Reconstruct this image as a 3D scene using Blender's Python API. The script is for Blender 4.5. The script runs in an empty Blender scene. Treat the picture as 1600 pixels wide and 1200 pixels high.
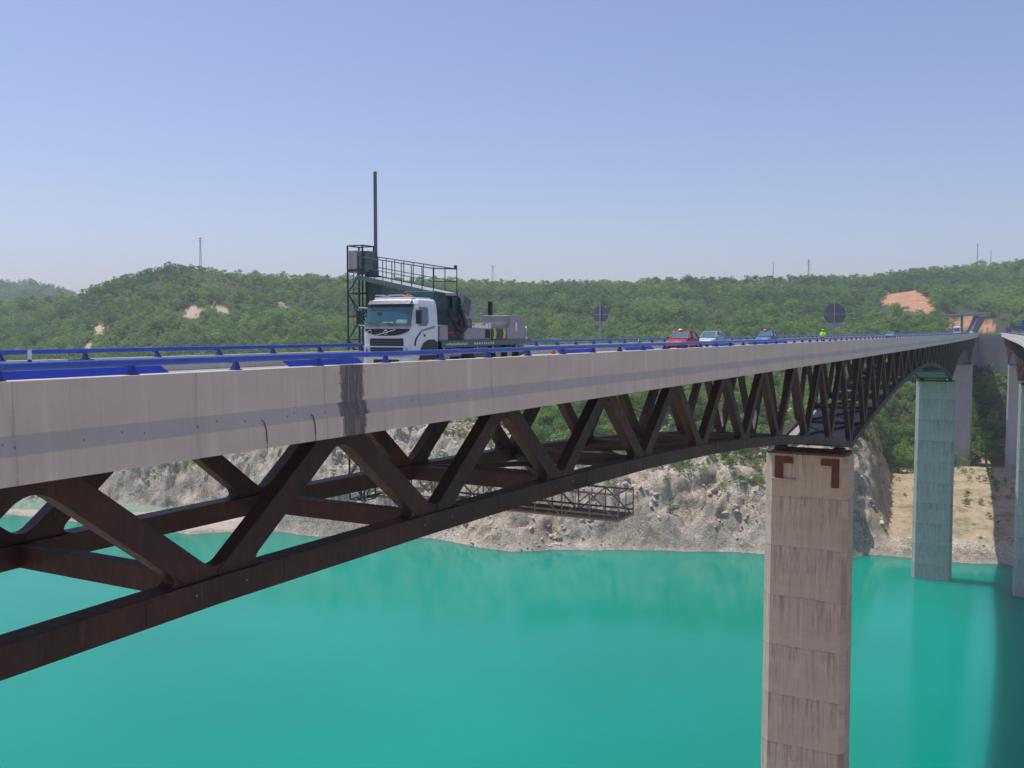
import bpy, bmesh, math, random
import numpy as np
from mathutils import Vector, Matrix, Quaternion
random.seed(7); rng = np.random.default_rng(11)
R = math.radians; PI = math.pi
S = bpy.context.scene; C = S.collection
# ------------------------------------------------------------------ camera, sky, sun, exposure
EYE = 1.62
cam = bpy.data.objects.new('camera', bpy.data.cameras.new('camera')); C.objects.link(cam)
cam.location = (0, 0, EYE); cam.rotation_euler = (R(90 - 3.17), 0, 0)
cam.data.lens = 33.75; cam.data.sensor_width = 36; cam.data.clip_start = .1; cam.data.clip_end = 9000
S.camera = cam
sun_dir = Vector((-.315, .165, 1.0)).normalized()
SUN_EL = math.asin(sun_dir.z); SUN_AZ = math.atan2(sun_dir.x, sun_dir.y)
W = bpy.data.worlds.new('World'); S.world = W; W.use_nodes = True
wn = W.node_tree; bg = wn.nodes['Background']
sky = wn.nodes.new('ShaderNodeTexSky'); sky.sky_type = 'NISHITA'; sky.sun_disc = False
sky.sun_elevation = SUN_EL; sky.sun_rotation = SUN_AZ
sky.altitude = 600; sky.air_density = 1.0; sky.dust_density = 2.1; sky.ozone_density = 3.0
hs = wn.nodes.new('ShaderNodeMix'); hs.data_type = 'RGBA'; hs.blend_type = 'MULTIPLY'; hs.inputs[0].default_value = 1.0
hs.inputs[7].default_value = (1.04, .925, 1.00, 1)
wn.links.new(sky.outputs[0], hs.inputs[6]); wn.links.new(hs.outputs[2], bg.inputs[0])
bg.inputs[1].default_value = .104
sl = bpy.data.lights.new('sun', 'SUN'); sl.energy = 3.2; sl.angle = R(.5); sl.color = (1, .96, .9)
so = bpy.data.objects.new('sun', sl); C.objects.link(so)
so.rotation_euler = (-sun_dir).to_track_quat('-Z', 'Y').to_euler()
S.view_settings.view_transform = 'Standard'; S.view_settings.look = 'None'
S.view_settings.exposure = 0.48; S.view_settings.gamma = 1
S.cycles.max_bounces = 6; S.cycles.volume_bounces = 0; S.cycles.transparent_max_bounces = 6
# ------------------------------------------------------------------ frames of reference
UX, UY = .484, .875           # direction of the near viaduct on plan
def curve(s): return 3.75e-5 * s * s
def B(s, q, z):               # viaduct seen in the photo: s along, q across (grows away from us)
    p = q + curve(s); return Vector((s * UX - p * UY, s * UY + p * UX, z))
def off_ours(s):
    return -.2 + 7.8e-5 * s * s if s < 323 else 7.94 + .045 * (s - 323)
def B2(s, q, z):              # second viaduct, q grows away from the first
    p = off_ours(s) - q; return Vector((s * UX - p * UY, s * UY + p * UX, z))
# ------------------------------------------------------------------ materials
def mat(name, col=(.5, .5, .5), rough=.6, metal=0., spec=.5):
    m = bpy.data.materials.new(name); m.use_nodes = True
    p = m.node_tree.nodes['Principled BSDF']
    p.inputs['Base Color'].default_value = (*col, 1); p.inputs['Roughness'].default_value = rough
    p.inputs['Metallic'].default_value = metal; p.inputs['Specular IOR Level'].default_value = spec
    return m
class NT:
    def __init__(s, m): s.m = m; s.t = m.node_tree; s.p = s.t.nodes['Principled BSDF']
    def n(s, k, **kw):
        x = s.t.nodes.new(k)
        for a, b in kw.items(): setattr(x, a, b)
        return x
    def l(s, a, b): s.t.links.new(a, b)
    def setin(s, sock, v):
        if hasattr(v, 'default_value') or hasattr(v, 'is_output'): s.l(v, sock)
        else: sock.default_value = v
    def math(s, op, a, b=0., c=None, clamp=False):
        x = s.n('ShaderNodeMath', operation=op, use_clamp=clamp); s.setin(x.inputs[0], a); s.setin(x.inputs[1], b)
        if c is not None: s.setin(x.inputs[2], c)
        return x.outputs[0]
    def coord(s, kind='Object'): return s.n('ShaderNodeTexCoord').outputs[kind]
    def mapping(s, v, sc=(1, 1, 1), loc=(0, 0, 0)):
        x = s.n('ShaderNodeMapping'); s.l(v, x.inputs[0]); x.inputs['Scale'].default_value = sc; x.inputs['Location'].default_value = loc
        return x.outputs[0]
    def noise(s, v, scale, detail=4, rough=.55, dist=0.):
        x = s.n('ShaderNodeTexNoise'); s.l(v, x.inputs['Vector']); x.inputs['Scale'].default_value = scale
        x.inputs['Detail'].default_value = detail; x.inputs['Roughness'].default_value = rough; x.inputs['Distortion'].default_value = dist
        return x.outputs['Fac']
    def ramp(s, f, stops):
        x = s.n('ShaderNodeValToRGB'); s.l(f, x.inputs[0]); e = x.color_ramp.elements
        while len(e) < len(stops): e.new(.5)
        for i, (p, c) in enumerate(stops):
            e[i].position = p; e[i].color = (*c, 1) if len(c) == 3 else c
        return x.outputs[0]
    def rng(s, f, a, b, c=0., d=1.):
        x = s.n('ShaderNodeMapRange'); s.l(f, x.inputs[0])
        for i, v in enumerate((a, b, c, d)): x.inputs[i + 1].default_value = v
        return x.outputs[0]
    def mix(s, f, a, b, mode='MIX'):
        x = s.n('ShaderNodeMix', data_type='RGBA', blend_type=mode); s.setin(x.inputs[0], f)
        for i, v in ((6, a), (7, b)):
            if isinstance(v, tuple): x.inputs[i].default_value = (*v, 1)
            else: s.l(v, x.inputs[i])
        return x.outputs[2]
    def base(s, c): s.l(c, s.p.inputs['Base Color'])
    def bump(s, h, strength=.3, dist=.02):
        x = s.n('ShaderNodeBump'); s.l(h, x.inputs['Height']); x.inputs['Strength'].default_value = strength
        x.inputs['Distance'].default_value = dist; s.l(x.outputs[0], s.p.inputs['Normal'])
    def sep(s, v):
        x = s.n('ShaderNodeSeparateXYZ'); s.l(v, x.inputs[0]); return x.outputs
    def attr(s, name):
        x = s.n('ShaderNodeAttribute'); x.attribute_name = name; return x.outputs
def worn(name, c1, c2, scale=3., rough=.6, metal=0., spec=.5, bump=.0):
    m = mat(name, c1, rough, metal, spec); t = NT(m); o = t.coord()
    f = t.noise(o, scale, 5, .6); t.base(t.mix(t.rng(f, .35, .68), c1, c2))
    r = t.noise(o, scale * 2.3, 3); t.l(t.rng(r, .2, .8, rough - .12, rough + .15), t.p.inputs['Roughness'])
    if bump: t.bump(f, bump)
    return m
M = {}
M['steel'] = mat('weathering_steel', (.03, .016, .014), .62)
t = NT(M['steel']); o = t.coord()
f1 = t.noise(o, .35, 5, .65, .5); f2 = t.noise(t.mapping(o, (3, 3, .6)), 1.5, 4)
c = t.ramp(f1, [(.25, (.015, .008, .010)), (.5, (.038, .0135, .013)), (.78, (.088, .028, .021))])
c = t.mix(t.rng(f2, .62, .75, 0, .6), c, (.15, .06, .038)); t.base(c)
t.l(t.rng(f2, .2, .8, .45, .75), t.p.inputs['Roughness']); t.bump(f2, .25, .03)
M['rust'] = worn('rust_bracket', (.15, .045, .028), (.08, .028, .018), 2., .8)
def concrete(name, base, dark, edge=False, tiers=0., green=False):
    m = mat(name, base, .85, 0, .25); t = NT(m); uv = t.coord('UV'); o = t.coord()
    big = t.noise(t.mapping(uv, (.25, .6, 1)), 1., 5, .6)
    c = t.mix(t.rng(big, .3, .72), base, dark)
    st = t.noise(t.mapping(uv, (3.2, .09, 1)), 1.6, 5, .7)          # run-off streaks
    c = t.mix(t.rng(st, .54, .76, 0, .42), c, tuple(x * .60 for x in dark))
    st2 = t.noise(t.mapping(uv, (1.1, .05, 1), (4, 3, 0)), 1.3, 3, .6)
    c = t.mix(t.rng(st2, .55, .7, 0, .35), c, tuple(min(1, x * 1.35) for x in base))
    fine = t.noise(o, 22, 4, .7)
    c = t.mix(t.rng(fine, .3, .7, 0, .22), c, tuple(x * .6 for x in base))
    u, v, _ = t.sep(uv)
    if edge:
        # faint cast joints every 4.9 m, tie holes on the ledge, one tar patch
        j = t.math('ABSOLUTE', t.math('SUBTRACT', t.math('FRACT', t.math('DIVIDE', u, 4.9)), .5))
        wob = t.noise(t.mapping(uv, (.1, 3, 1)), 2, 4)
        j = t.math('ADD', j, t.rng(wob, 0, 1, -.004, .004))
        drip = t.math('MULTIPLY', t.rng(t.math('ABSOLUTE', t.math('ADD', j, 0.)), 0, .035, 1, 0), t.rng(t.noise(t.mapping(uv, (6, .25, 1)), 2, 4, .7), .44, .66, 0, .4))
        c = t.mix(drip, c, (.22, .19, .17))
        c = t.mix(t.math('MULTIPLY', t.math('LESS_THAN', j, .0022), .28), c, (.1, .09, .085))
        for zz, per, ph in ((-.78, 1.63, 0), (-.70, 2.9, .37)):
            du = t.math('MULTIPLY', t.math('SUBTRACT', t.math('FRACT', t.math('ADD', t.math('DIVIDE', u, per), ph)), .5), per)
            dv = t.math('ADD', v, -zz)
            dd = t.math('SQRT', t.math('ADD', t.math('POWER', du, 2), t.math('POWER', dv, 2)))
            dd = t.math('ADD', dd, t.rng(t.noise(uv, 14, 3), 0, 1, -.03, .03))
            c = t.mix(t.math('MULTIPLY', t.math('LESS_THAN', dd, .028), .8), c, (.03, .03, .035))
        # grey ledge band: sky-lit tone of the sloped face painted in, plus dark specks
        b = t.math('MULTIPLY', t.math('LESS_THAN', v, -.53), t.math('GREATER_THAN', v, -.96))
        c = t.mix(t.math('MULTIPLY', b, .45), c, (.38, .345, .35))
        sp = t.noise(uv, 9, 5, .75)
        c = t.mix(t.math('MULTIPLY', b, t.rng(sp, .62, .72, 0, .5)), c, (.09, .085, .09))
        w1 = t.noise(t.mapping(uv, (1.2, 1.2, 1)), 4, 5, .7); w2 = t.noise(t.mapping(uv, (7, .5, 1)), 2, 4, .7)
        cx = t.math('ABSOLUTE', t.math('SUBTRACT', u, 23.35))
        half = t.math('ADD', .58, t.math('MULTIPLY', t.math('SUBTRACT', w1, .5), .5))
        half = t.math('ADD', half, t.math('MULTIPLY', b, .14))
        pm = t.rng(t.math('SUBTRACT', half, cx), -.03, .10)
        pm = t.math('MULTIPLY', pm, t.rng(w2, .22, .50, .35, .95))
        c = t.mix(t.math('MULTIPLY', pm, .9), c, (.085, .075, .085))
    if tiers:
        vv = t.math('ADD', v, t.rng(t.noise(t.mapping(uv, (.3, .3, 1)), 1, 3), 0, 1, -.25, .25))
        fr = t.math('FRACT', t.math('DIVIDE', vv, tiers))
        rows = t.math('FLOOR', t.math('DIVIDE', v, tiers))
        cmb = t.n('ShaderNodeCombineXYZ'); t.l(t.math('MULTIPLY', u, 1.3), cmb.inputs[0]); t.l(t.math('MULTIPLY', rows, 7.31), cmb.inputs[1]); t.l(t.math('MULTIPLY', v, .10), cmb.inputs[2])
        sv = t.noise(cmb.outputs[0], 2.2, 5, .75)
        grad = t.rng(fr, 0., 1., .15, 1.)                         # streaks run down from each lift joint
        c = t.mix(t.math('MULTIPLY', t.rng(sv, .46, .62, 0, .75), grad), c, tuple(x * .42 for x in dark))
        jl = t.math('LESS_THAN', t.math('ABSOLUTE', t.math('SUBTRACT', fr, .98)), .014)
        c = t.mix(t.math('MULTIPLY', jl, .18), c, (.07, .06, .055))
        pl = t.math('LESS_THAN', t.math('FRACT', t.math('DIVIDE', u, .62)), .045)
        c = t.mix(t.math('MULTIPLY', pl, .22), c, (.10, .09, .085))
        blk = t.n('ShaderNodeTexWhiteNoise', noise_dimensions='2D'); c2 = t.n('ShaderNodeCombineXYZ')
        t.l(t.math('FLOOR', t.math('DIVIDE', u, 2.5)), c2.inputs[0]); t.l(rows, c2.inputs[1]); t.l(c2.outputs[0], blk.inputs['Vector'])
        c = t.mix(t.rng(blk.outputs[0], 0, 1, 0, .22), c, tuple(x * .7 for x in dark))
    t.base(c); t.bump(t.noise(o, 9, 6, .7), .22, .03)
    return m
M['edge'] = concrete('edge_beam_concrete', (.75, .67, .57), (.64, .565, .485), edge=True)
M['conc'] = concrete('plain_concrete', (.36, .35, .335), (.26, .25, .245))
M['pier'] = concrete('board_marked_concrete', (.62, .525, .435), (.49, .41, .34), tiers=6.4)
M['pier_green'] = concrete('bounce_tinted_concrete', (.50, .50, .475), (.40, .405, .385), tiers=6.4)  # greener base colour carries light bounced off the water
M['pier_pale'] = concrete('pale_smooth_concrete', (.42, .43, .46), (.34, .35, .39))
M['road'] = mat('asphalt', (.20, .205, .205), .85)
t = NT(M['road']); o = t.coord(); f = t.noise(o, 60, 4, .7); g = t.noise(o, .4, 4)
t.base(t.mix(t.rng(g, .35, .7, 0, .5), t.mix(t.rng(f, .3, .7), (.15, .157, .158), (.23, .235, .235)), (.28, .285, .28)))
M['line'] = worn('road_paint', (.75, .75, .73), (.55, .55, .53), 4, .6)
M['blue'] = worn('blue_rail_paint', (.045, .115, .50), (.030, .080, .40), 1.6, .34)
M['blue_dark'] = worn('blue_post_paint', (.018, .035, .27), (.014, .028, .2), 3, .45)
M['blue_panel'] = worn('blue_panel_paint', (.012, .05, .45), (.01, .042, .36), 2.5, .5)
M['white'] = worn('white_cab_paint', (.74, .76, .78), (.68, .70, .72), 1.5, .28)
M['black'] = worn('black_plastic', (.014, .016, .022), (.024, .026, .032), 6, .5)
M['tyre'] = worn('tyre_rubber', (.02, .02, .022), (.035, .033, .03), 9, .85)
M['rim'] = worn('wheel_rim', (.42, .42, .42), (.28, .27, .26), 7, .45, .6)
M['glass'] = mat('windscreen_glass', (.035, .12, .15), .06, 0, .9)
M['green'] = worn('dark_green_paint', (.008, .062, .062), (.006, .045, .048), 2, .42)
M['platform'] = worn('grey_green_platform', (.10, .15, .155), (.07, .11, .115), 2, .5)
M['gbox'] = worn('grey_cabinet', (.33, .33, .35), (.27, .27, .29), 2, .5)
M['gbox_dark'] = worn('dark_grey_cabinet', (.14, .16, .18), (.10, .115, .13), 2, .5)
M['alu'] = worn('weathered_aluminium', (.30, .27, .235), (.20, .175, .15), 3, .6)
M['chrome'] = mat('bright_metal', (.7, .7, .7), .25, .9)
M['yellow'] = mat('yellow_sheet', (.75, .5, .02), .5); M['red'] = mat('red_plastic', (.62, .06, .04), .4)
M['orange'] = mat('orange_beacon', (.9, .22, .03), .3); M['hivis'] = worn('hi_vis_cloth', (.62, .95, .03), (.5, .8, .03), 6, .8)
M['skin'] = mat('skin', (.45, .27, .2), .6); M['navy'] = mat('navy_cloth', (.02, .03, .06), .9)
M['signback'] = worn('grey_sign_back', (.14, .16, .20), (.11, .125, .16), 3, .6)
M['signframe'] = worn('galvanised_bar', (.32, .36, .38), (.25, .28, .3), 3, .5)
M['pylon'] = mat('galvanised_lattice', (.33, .35, .38), .6)
M['lamp'] = mat('headlamp_glass', (.6, .65, .68), .1)
def carpaint(n, c): m = worn(n, c, tuple(x * .85 for x in c), .8, .5, 0, .3); m.node_tree.nodes['Principled BSDF'].inputs['Coat Weight'].default_value = .0; return m
M['carred'] = carpaint('red_car_paint', (.42, .025, .035)); M['carsilver'] = carpaint('silver_car_paint', (.36, .44, .50))
M['carblue'] = carpaint('blue_car_paint', (.07, .14, .30)); M['carteal'] = carpaint('teal_car_paint', (.10, .22, .32))
# ------------------------------------------------------------------ mesh helpers
class MB:
    def __init__(s): s.v = []; s.f = []
    def add(s, vs, fs):
        n = len(s.v); s.v += [Vector(v) for v in vs]; s.f += [tuple(n + i for i in f) for f in fs]; return s
    def hexa(s, p):   # 8 points: bottom ring 0-3, top ring 4-7
        return s.add(p, [(3, 2, 1, 0), (4, 5, 6, 7), (0, 1, 5, 4), (1, 2, 6, 5), (2, 3, 7, 6), (3, 0, 4, 7)])
    def box(s, a, b, T=None):
        (x0, y0, z0), (x1, y1, z1) = a, b
        p = [(x0, y0, z0), (x1, y0, z0), (x1, y1, z0), (x0, y1, z0), (x0, y0, z1), (x1, y0, z1), (x1, y1, z1), (x0, y1, z1)]
        return s.hexa([T(*q) if T else q for q in p])
    def beam(s, P, Q, w, h, up=Vector((0, 0, 1))):
        P = Vector(P); Q = Vector(Q); d = (Q - P).normalized(); sd = d.cross(up)
        if sd.length < 1e-4: sd = d.cross(Vector((1, 0, 0)))
        sd.normalize(); u = sd.cross(d).normalized()
        sd = sd * w / 2; u = u * h / 2
        return s.hexa([P - sd - u, P + sd - u, Q + sd - u, Q - sd - u, P - sd + u, P + sd + u, Q + sd + u, Q - sd + u])
    def tube(s, pts, r, n=8, cap=True, ry=None):
        pts = [Vector(p) for p in pts]; rings = []; k = len(s.v)
        for i, p in enumerate(pts):
            d = (pts[min(i + 1, len(pts) - 1)] - pts[max(i - 1, 0)]).normalized()
            a = d.cross(Vector((0, 0, 1)))
            if a.length < 1e-3: a = Vector((1, 0, 0))
            a.normalize(); b = a.cross(d)
            rr = r[i] if isinstance(r, (list, tuple)) else r; r2 = ry if ry else rr
            s.v += [p + a * rr * math.cos(2 * PI * j / n) + b * r2 * math.sin(2 * PI * j / n) for j in range(n)]
        for i in range(len(pts) - 1):
            for j in range(n):
                a0 = k + i * n + j; b0 = k + i * n + (j + 1) % n
                s.f.append((a0, b0, b0 + n, a0 + n))
        if cap:
            s.f.append(tuple(k + j for j in range(n))[::-1]); e = k + (len(pts) - 1) * n; s.f.append(tuple(e + j for j in range(n)))
        return s
    def prism(s, poly, off):   # planar polygon extruded by vector off
        n = len(poly); poly = [Vector(p) for p in poly]; off = Vector(off)
        return s.add(poly + [p + off for p in poly], [tuple(range(n))[::-1], tuple(range(n, 2 * n))] + [(i, (i + 1) % n, n + (i + 1) % n, n + i) for i in range(n)])
    def build(s, name, m, parent=None, base=None, smooth=False, bevel=0., uvf=None, fix=True):
        o0 = Vector(base) if base is not None else (Vector(parent['_b']) if parent is not None and '_b' in parent else Vector())
        me = bpy.data.meshes.new(name); me.from_pydata([v - o0 for v in s.v], [], s.f)
        if fix:
            bm = bmesh.new(); bm.from_mesh(me); bmesh.ops.recalc_face_normals(bm, faces=bm.faces); bm.to_mesh(me); bm.free()
        if uvf:
            ul = me.uv_layers.new(name='UVMap'); d = np.empty(len(me.loops) * 2)
            for lp in me.loops:
                w = me.vertices[lp.vertex_index].co + o0; a, b_ = uvf(w); d[lp.index * 2] = a; d[lp.index * 2 + 1] = b_
            ul.data.foreach_set('uv', d)
        me.materials.append(m)
        if smooth: me.polygons.foreach_set('use_smooth', [True] * len(me.polygons))
        o = bpy.data.objects.new(name, me); C.objects.link(o)
        if parent is not None: o.parent = parent
        else: o.location = o0
        if bevel:
            b = o.modifiers.new('b', 'BEVEL'); b.width = bevel; b.segments = 2; b.limit_method = 'ANGLE'
        return o
def uv_s(w): return (w.x * UX + w.y * UY, w.z)
def uv_sq(w): return (w.x * UX + w.y * UY + (-w.x * UY + w.y * UX), w.z)
def tag(o, label, cat, group=None, kind=None):
    if label: o['label'] = label
    if cat: o['category'] = cat
    if group: o['group'] = group
    if kind: o['kind'] = kind
    return o
def thing(name, label, cat, loc=(0, 0, 0), group=None, rz=0):
    o = bpy.data.objects.new(name, None); C.objects.link(o); o.location = loc; o.rotation_euler.z = rz
    o['_b'] = list(loc); o.empty_display_size = .5
    return tag(o, label, cat, group)
# ------------------------------------------------------------------ numpy value noise
_perm = rng.random((256, 256))
def vnoise(x, y):
    xi = np.floor(x).astype(int); yi = np.floor(y).astype(int); fx = x - xi; fy = y - yi
    fx = fx * fx * (3 - 2 * fx); fy = fy * fy * (3 - 2 * fy); g = lambda a, b: _perm[a & 255, b & 255]
    return (g(xi, yi) * (1 - fx) * (1 - fy) + g(xi + 1, yi) * fx * (1 - fy) + g(xi, yi + 1) * (1 - fx) * fy + g(xi + 1, yi + 1) * fx * fy) * 2 - 1
def fbm(x, y, f, o=4, ridge=False):
    r = 0; a = 1; tot = 0
    for i in range(o):
        n = vnoise(x * f + 17.3 * i, y * f - 9.1 * i); r = r + a * ((1 - 2 * np.abs(n)) if ridge else n); tot += a; a *= .5; f *= 2.03
        x, y = x * .8 - y * .6, x * .6 + y * .8
    return r / tot
# ------------------------------------------------------------------ terrain
WL = -76.5                      # water below the eye
WZ = WL + EYE
PX = [-900, 0, 130, 290, 430, 480, 675, 756, 798, 870, 1000, 1190, 1330, 1356, 1425, 1482, 1600, 2300]
FY = [800, 806, 818, 838, 833, 840, 843, 860, 865, 863, 862, 868, 879, 870, 873, 879, 889, 900]
CY = [775, 781, 783, 797, 830, 840, 843, 860, 865, 863, 862, 868, 879, 870, 873, 879, 889, 900]
dist = lambda y: -WL * 1500 / (np.asarray(y, float) - 517)
TX = [-900, -300, 0, 120, 190, 260, 320, 400, 540, 720, 850, 1000, 1100, 1250, 1350, 1450, 1540, 1600, 1800, 2300]
TY = [505, 500, 484, 471, 446, 426, 428, 440, 447, 449, 453, 449, 448, 443, 442, 429, 425, 415, 400, 400]
TD = [900, 900, 900, 850, 850, 850, 850, 870, 900, 930, 950, 950, 980, 1000, 1050, 1100, 1120, 1150, 1200, 1200]
def corridor(X, Y):
    s = X * UX + Y * UY; p = -X * UY + Y * UX
    c1 = 18.5 + 6 + 3.75e-5 * s * s; c2 = 7.94 + .045 * (s - 323) - 6
    a = np.minimum(c1, c2) - 11; b = np.maximum(c1, c2) + 11
    d = np.maximum(np.maximum(a - p, p - b), 0)
    return s, d
def height(X, Y, detail=True):
    X = np.asarray(X, float); Y = np.asarray(Y, float)
    t = X / Y; px = 800 + 1500 * t
    wob = fbm(X, Y, .035, 3) * 7 + fbm(X, Y, .15, 3) * 2.2
    yf = dist(np.interp(px, PX, FY)) + wob * .6; yc = dist(np.interp(px, PX, CY)) + wob
    yc = np.where(px > 430, yf, np.maximum(yc, yf))
    d = Y - yc
    Lc = np.interp(d, [0, 2, 8, 15, 30, 60, 120, 250], [.8, 1.6, 7, 13, 25, 34, 41, 60])
    Lb = np.interp(d, [0, 2, 6, 15, 60, 128, 180, 230, 260], [.4, 2.5, 4, 6, 11, 15, 29, 55, 72])
    wb = np.clip((px - 1352) / 48, 0, 1); wb = wb * wb * (3 - 2 * wb)
    L = Lc * (1 - wb) + Lb * wb
    L = np.where(d < 0, np.where(Y > yf, .9 + .3 * fbm(X, Y, .2, 2), (Y - yf) * .35), L)
    lagb = dist(np.interp(px, [-900, 0, 130, 200, 285], [792, 800, 806, 806, 797]))
    L = np.where((px < 285) & (Y > lagb + wob * .4) & (d < 0), -1., L)
    z = WL + L
    yt = np.interp(px, TX, TD); zt = (517 - np.interp(px, TX, TY)) / 1500 * yt
    z250 = WL + 60 * (1 - wb) + 70 * wb
    k = np.clip((Y - (yc + 250)) / (yt - yc - 250), 0, 1); k = k ** 1.15
    z = np.where(d > 250, z250 + (zt - z250) * k, z)
    z = np.where(Y > yt, zt - (Y - yt) * .12, z)
    far = (517 - np.interp(px, [-900, -200, 0, 60, 90, 135, 180], [470, 450, 443, 444, 452, 468, 480])) / 1500 * 1800
    z2 = np.where(px < 200, far - np.abs(Y - 1800) * .22, -999); z = np.where(Y > yt + 60, np.maximum(z, z2), z)
    if detail:
        near = np.clip(1 - (d - 40) / 120, 0, 1) * (d > 1) * np.clip(d / 12, 0, 1) * (1 - .85 * wb)
        rk = fbm(X + 31, Y, 1 / 42, 3, True) * 8 + fbm(X, Y, 1 / 20, 5, True) * 6.5 + fbm(X * .8, Y * 1.3, 1 / 6.5, 4, True) * 3.2
        z = z + near * rk + np.clip(d / 8, 0, 1) * fbm(X, Y, 1 / 2.6, 3) * (.35 + .85 * (1 - wb)) * np.clip(1 - d / 300, 0, 1)
        hill = np.clip((d - 60) / 200, 0, 1) * np.clip((yt - Y) / 120, 0, 1)
        z = z + hill * (fbm(X, Y, 1 / 95, 4) * 9 + fbm(X, Y, 1 / 30, 2) * 2)
    # the hollow of the highway beyond the abutment
    s, dc = corridor(X, Y)
    lim = -2.1 + dc * .9 + np.maximum(s - 830, 0) * .7
    cut = np.where(s > 612, np.minimum(z, lim), z)
    cut = np.where((s > 612) & (s < 830) & (dc < 1), -2.1, cut)
    return cut + EYE
nx = 900; tt = np.linspace(-.85, .85, nx)
yy = np.concatenate([np.arange(270, 480, .9), np.geomspace(480, 2400, 190)])
TT, YY = np.meshgrid(tt, yy); XX = TT * YY
# keep the fine rows on the shore, from which depth varies per column
ZZ = height(XX, YY)
# slight sideways crumple of the cliffs so they are not a pure heightfield
dd = YY - dist(np.interp(800 + 1500 * TT, PX, FY)); am = np.clip(dd / 10, 0, 1) * np.clip(1 - (dd - 60) / 120, 0, 1)
XJ = XX + am * fbm(XX + 50, ZZ * 2 + YY * .4, 1 / 5., 3) * 1.1; YJ = YY + am * fbm(XX, ZZ * 1.7, 1 / 4.5, 3) * 1.5
co = np.stack([XJ, YJ, ZZ], -1).reshape(-1, 3); ny = len(yy)
i = np.arange((ny - 1) * (nx - 1)); r_ = i // (nx - 1); c_ = i % (nx - 1); a_ = r_ * nx + c_
quads = np.stack([a_, a_ + 1, a_ + nx + 1, a_ + nx], 1)
def npmesh(name, co, quads, m, attrs=None, smooth=False, k=4):
    me = bpy.data.meshes.new(name); me.vertices.add(len(co)); me.vertices.foreach_set('co', co.astype(np.float32).ravel())
    me.loops.add(quads.size); me.loops.foreach_set('vertex_index', quads.astype(np.int32).ravel())
    me.polygons.add(len(quads)); me.polygons.foreach_set('loop_start', (np.arange(len(quads)) * k).astype(np.int32))
    if smooth: me.polygons.foreach_set('use_smooth', np.ones(len(quads), bool))
    for n_, arr in (attrs or {}).items():
        at = me.attributes.new(n_, 'FLOAT', 'POINT'); at.data.foreach_set('value', arr.astype(np.float32).ravel())
    me.update(calc_edges=True); me.materials.append(m)
    return me
def inpoly(px, y, poly):
    ins = np.zeros(px.shape, bool); n = len(poly)
    for i in range(n):
        x1, y1 = poly[i]; x2, y2 = poly[(i + 1) % n]
        cnd = ((y1 > y) != (y2 > y)) & (px < (x2 - x1) * (y - y1) / (y2 - y1 + 1e-9) + x1); ins ^= cnd
    return ins
ORANGE = [[(1362, 480), (1378, 464), (1408, 453), (1440, 459), (1452, 472), (1462, 488), (1470, 497), (1450, 494), (1428, 485), (1402, 479)],
          [(1478, 499), (1500, 497), (1530, 497), (1549, 501), (1557, 514), (1478, 516)]]
BARE = [[(133, 520), (146, 505), (170, 508), (150, 528), (146, 545), (136, 545)], [(283, 495), (300, 478), (325, 482), (322, 494), (300, 500)],
        [(336, 484), (345, 472), (358, 478), (346, 492)], [(425, 478), (436, 470), (446, 480), (436, 487)]]
def masks(X, Y, Z):
    px = 800 + 1500 * X / Y + 12 * vnoise(X * .07, Y * .07) + 6 * vnoise(X * .2, Y * .2) + 2 * vnoise(X * .5, Y * .5)
    y = 517 - 1500 * (Z - EYE) / Y + 5 * vnoise(X * .09 + 9, Y * .09) + 2 * vnoise(X * .3 + 9, Y * .3)
    o = np.zeros(X.shape)
    for p in ORANGE: o = np.maximum(o, inpoly(px, y, p) & (Y > 640) & (Y < 1300))
    b = np.zeros(X.shape)
    for p in BARE: b = np.maximum(b, inpoly(px, y, p) & (Y > 480) & (Y < 1300))
    return o, b
OM, BM_ = masks(XX, YY, ZZ)
d_sh = YY - np.maximum(dist(np.interp(800 + 1500 * TT, PX, CY)), dist(np.interp(800 + 1500 * TT, PX, FY)))
wbeige = np.clip((800 + 1500 * TT - 1358 + 26 * fbm(XX, YY, 1 / 11, 4)) / 22, 0, 1)
pxT = 800 + 1500 * TT; rfade = np.interp(pxT, [0, 780, 900, 1000, 1330], [58, 58, 44, 34, 34]) + fbm(XX, YY, 1 / 17, 3) * 22
rock = np.clip(1 - (d_sh - rfade) / 22, 0, 1)
M['ground'] = mat('hill_ground', (.2, .2, .15), .95, 0, .15)
t = NT(M['ground']); o = t.coord()
geo = t.n('ShaderNodeNewGeometry')
a_r = t.attr('rock')[2]; a_o = t.attr('orange')[2]; a_b = t.attr('bare')[2]; a_s = t.attr('sand')[2]
n1 = t.noise(o, .06, 6, .65); n2 = t.noise(o, .9, 5, .7, .3); n3 = t.noise(t.mapping(o, (1, 1, 2.2)), .35, 6, .75, .8)
under = t.ramp(n2, [(.3, (.028, .045, .018)), (.55, (.06, .075, .032)), (.8, (.17, .14, .09))])
rockc = t.ramp(n3, [(.25, (.24, .20, .155)), (.38, (.46, .39, .30)), (.52, (.63, .545, .435)), (.8, (.76, .68, .56))])
rg = t.n('ShaderNodeTexNoise'); rg.noise_type = 'RIDGED_MULTIFRACTAL'; t.l(t.mapping(o, (1, 1, 1.6)), rg.inputs['Vector']); rg.inputs['Scale'].default_value = .30; rg.inputs['Detail'].default_value = 9; rg.inputs['Roughness'].default_value = .62; rg.inputs['Distortion'].default_value = .4
rgf = t.rng(rg.outputs['Fac'], .2, 1.5)
rockc = t.mix(t.rng(rgf, .06, .25, .4, 0), rockc, (.075, .07, .068))
rockc = t.mix(t.rng(rgf, .55, .95, 0, .6), rockc, (.80, .745, .65))
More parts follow.
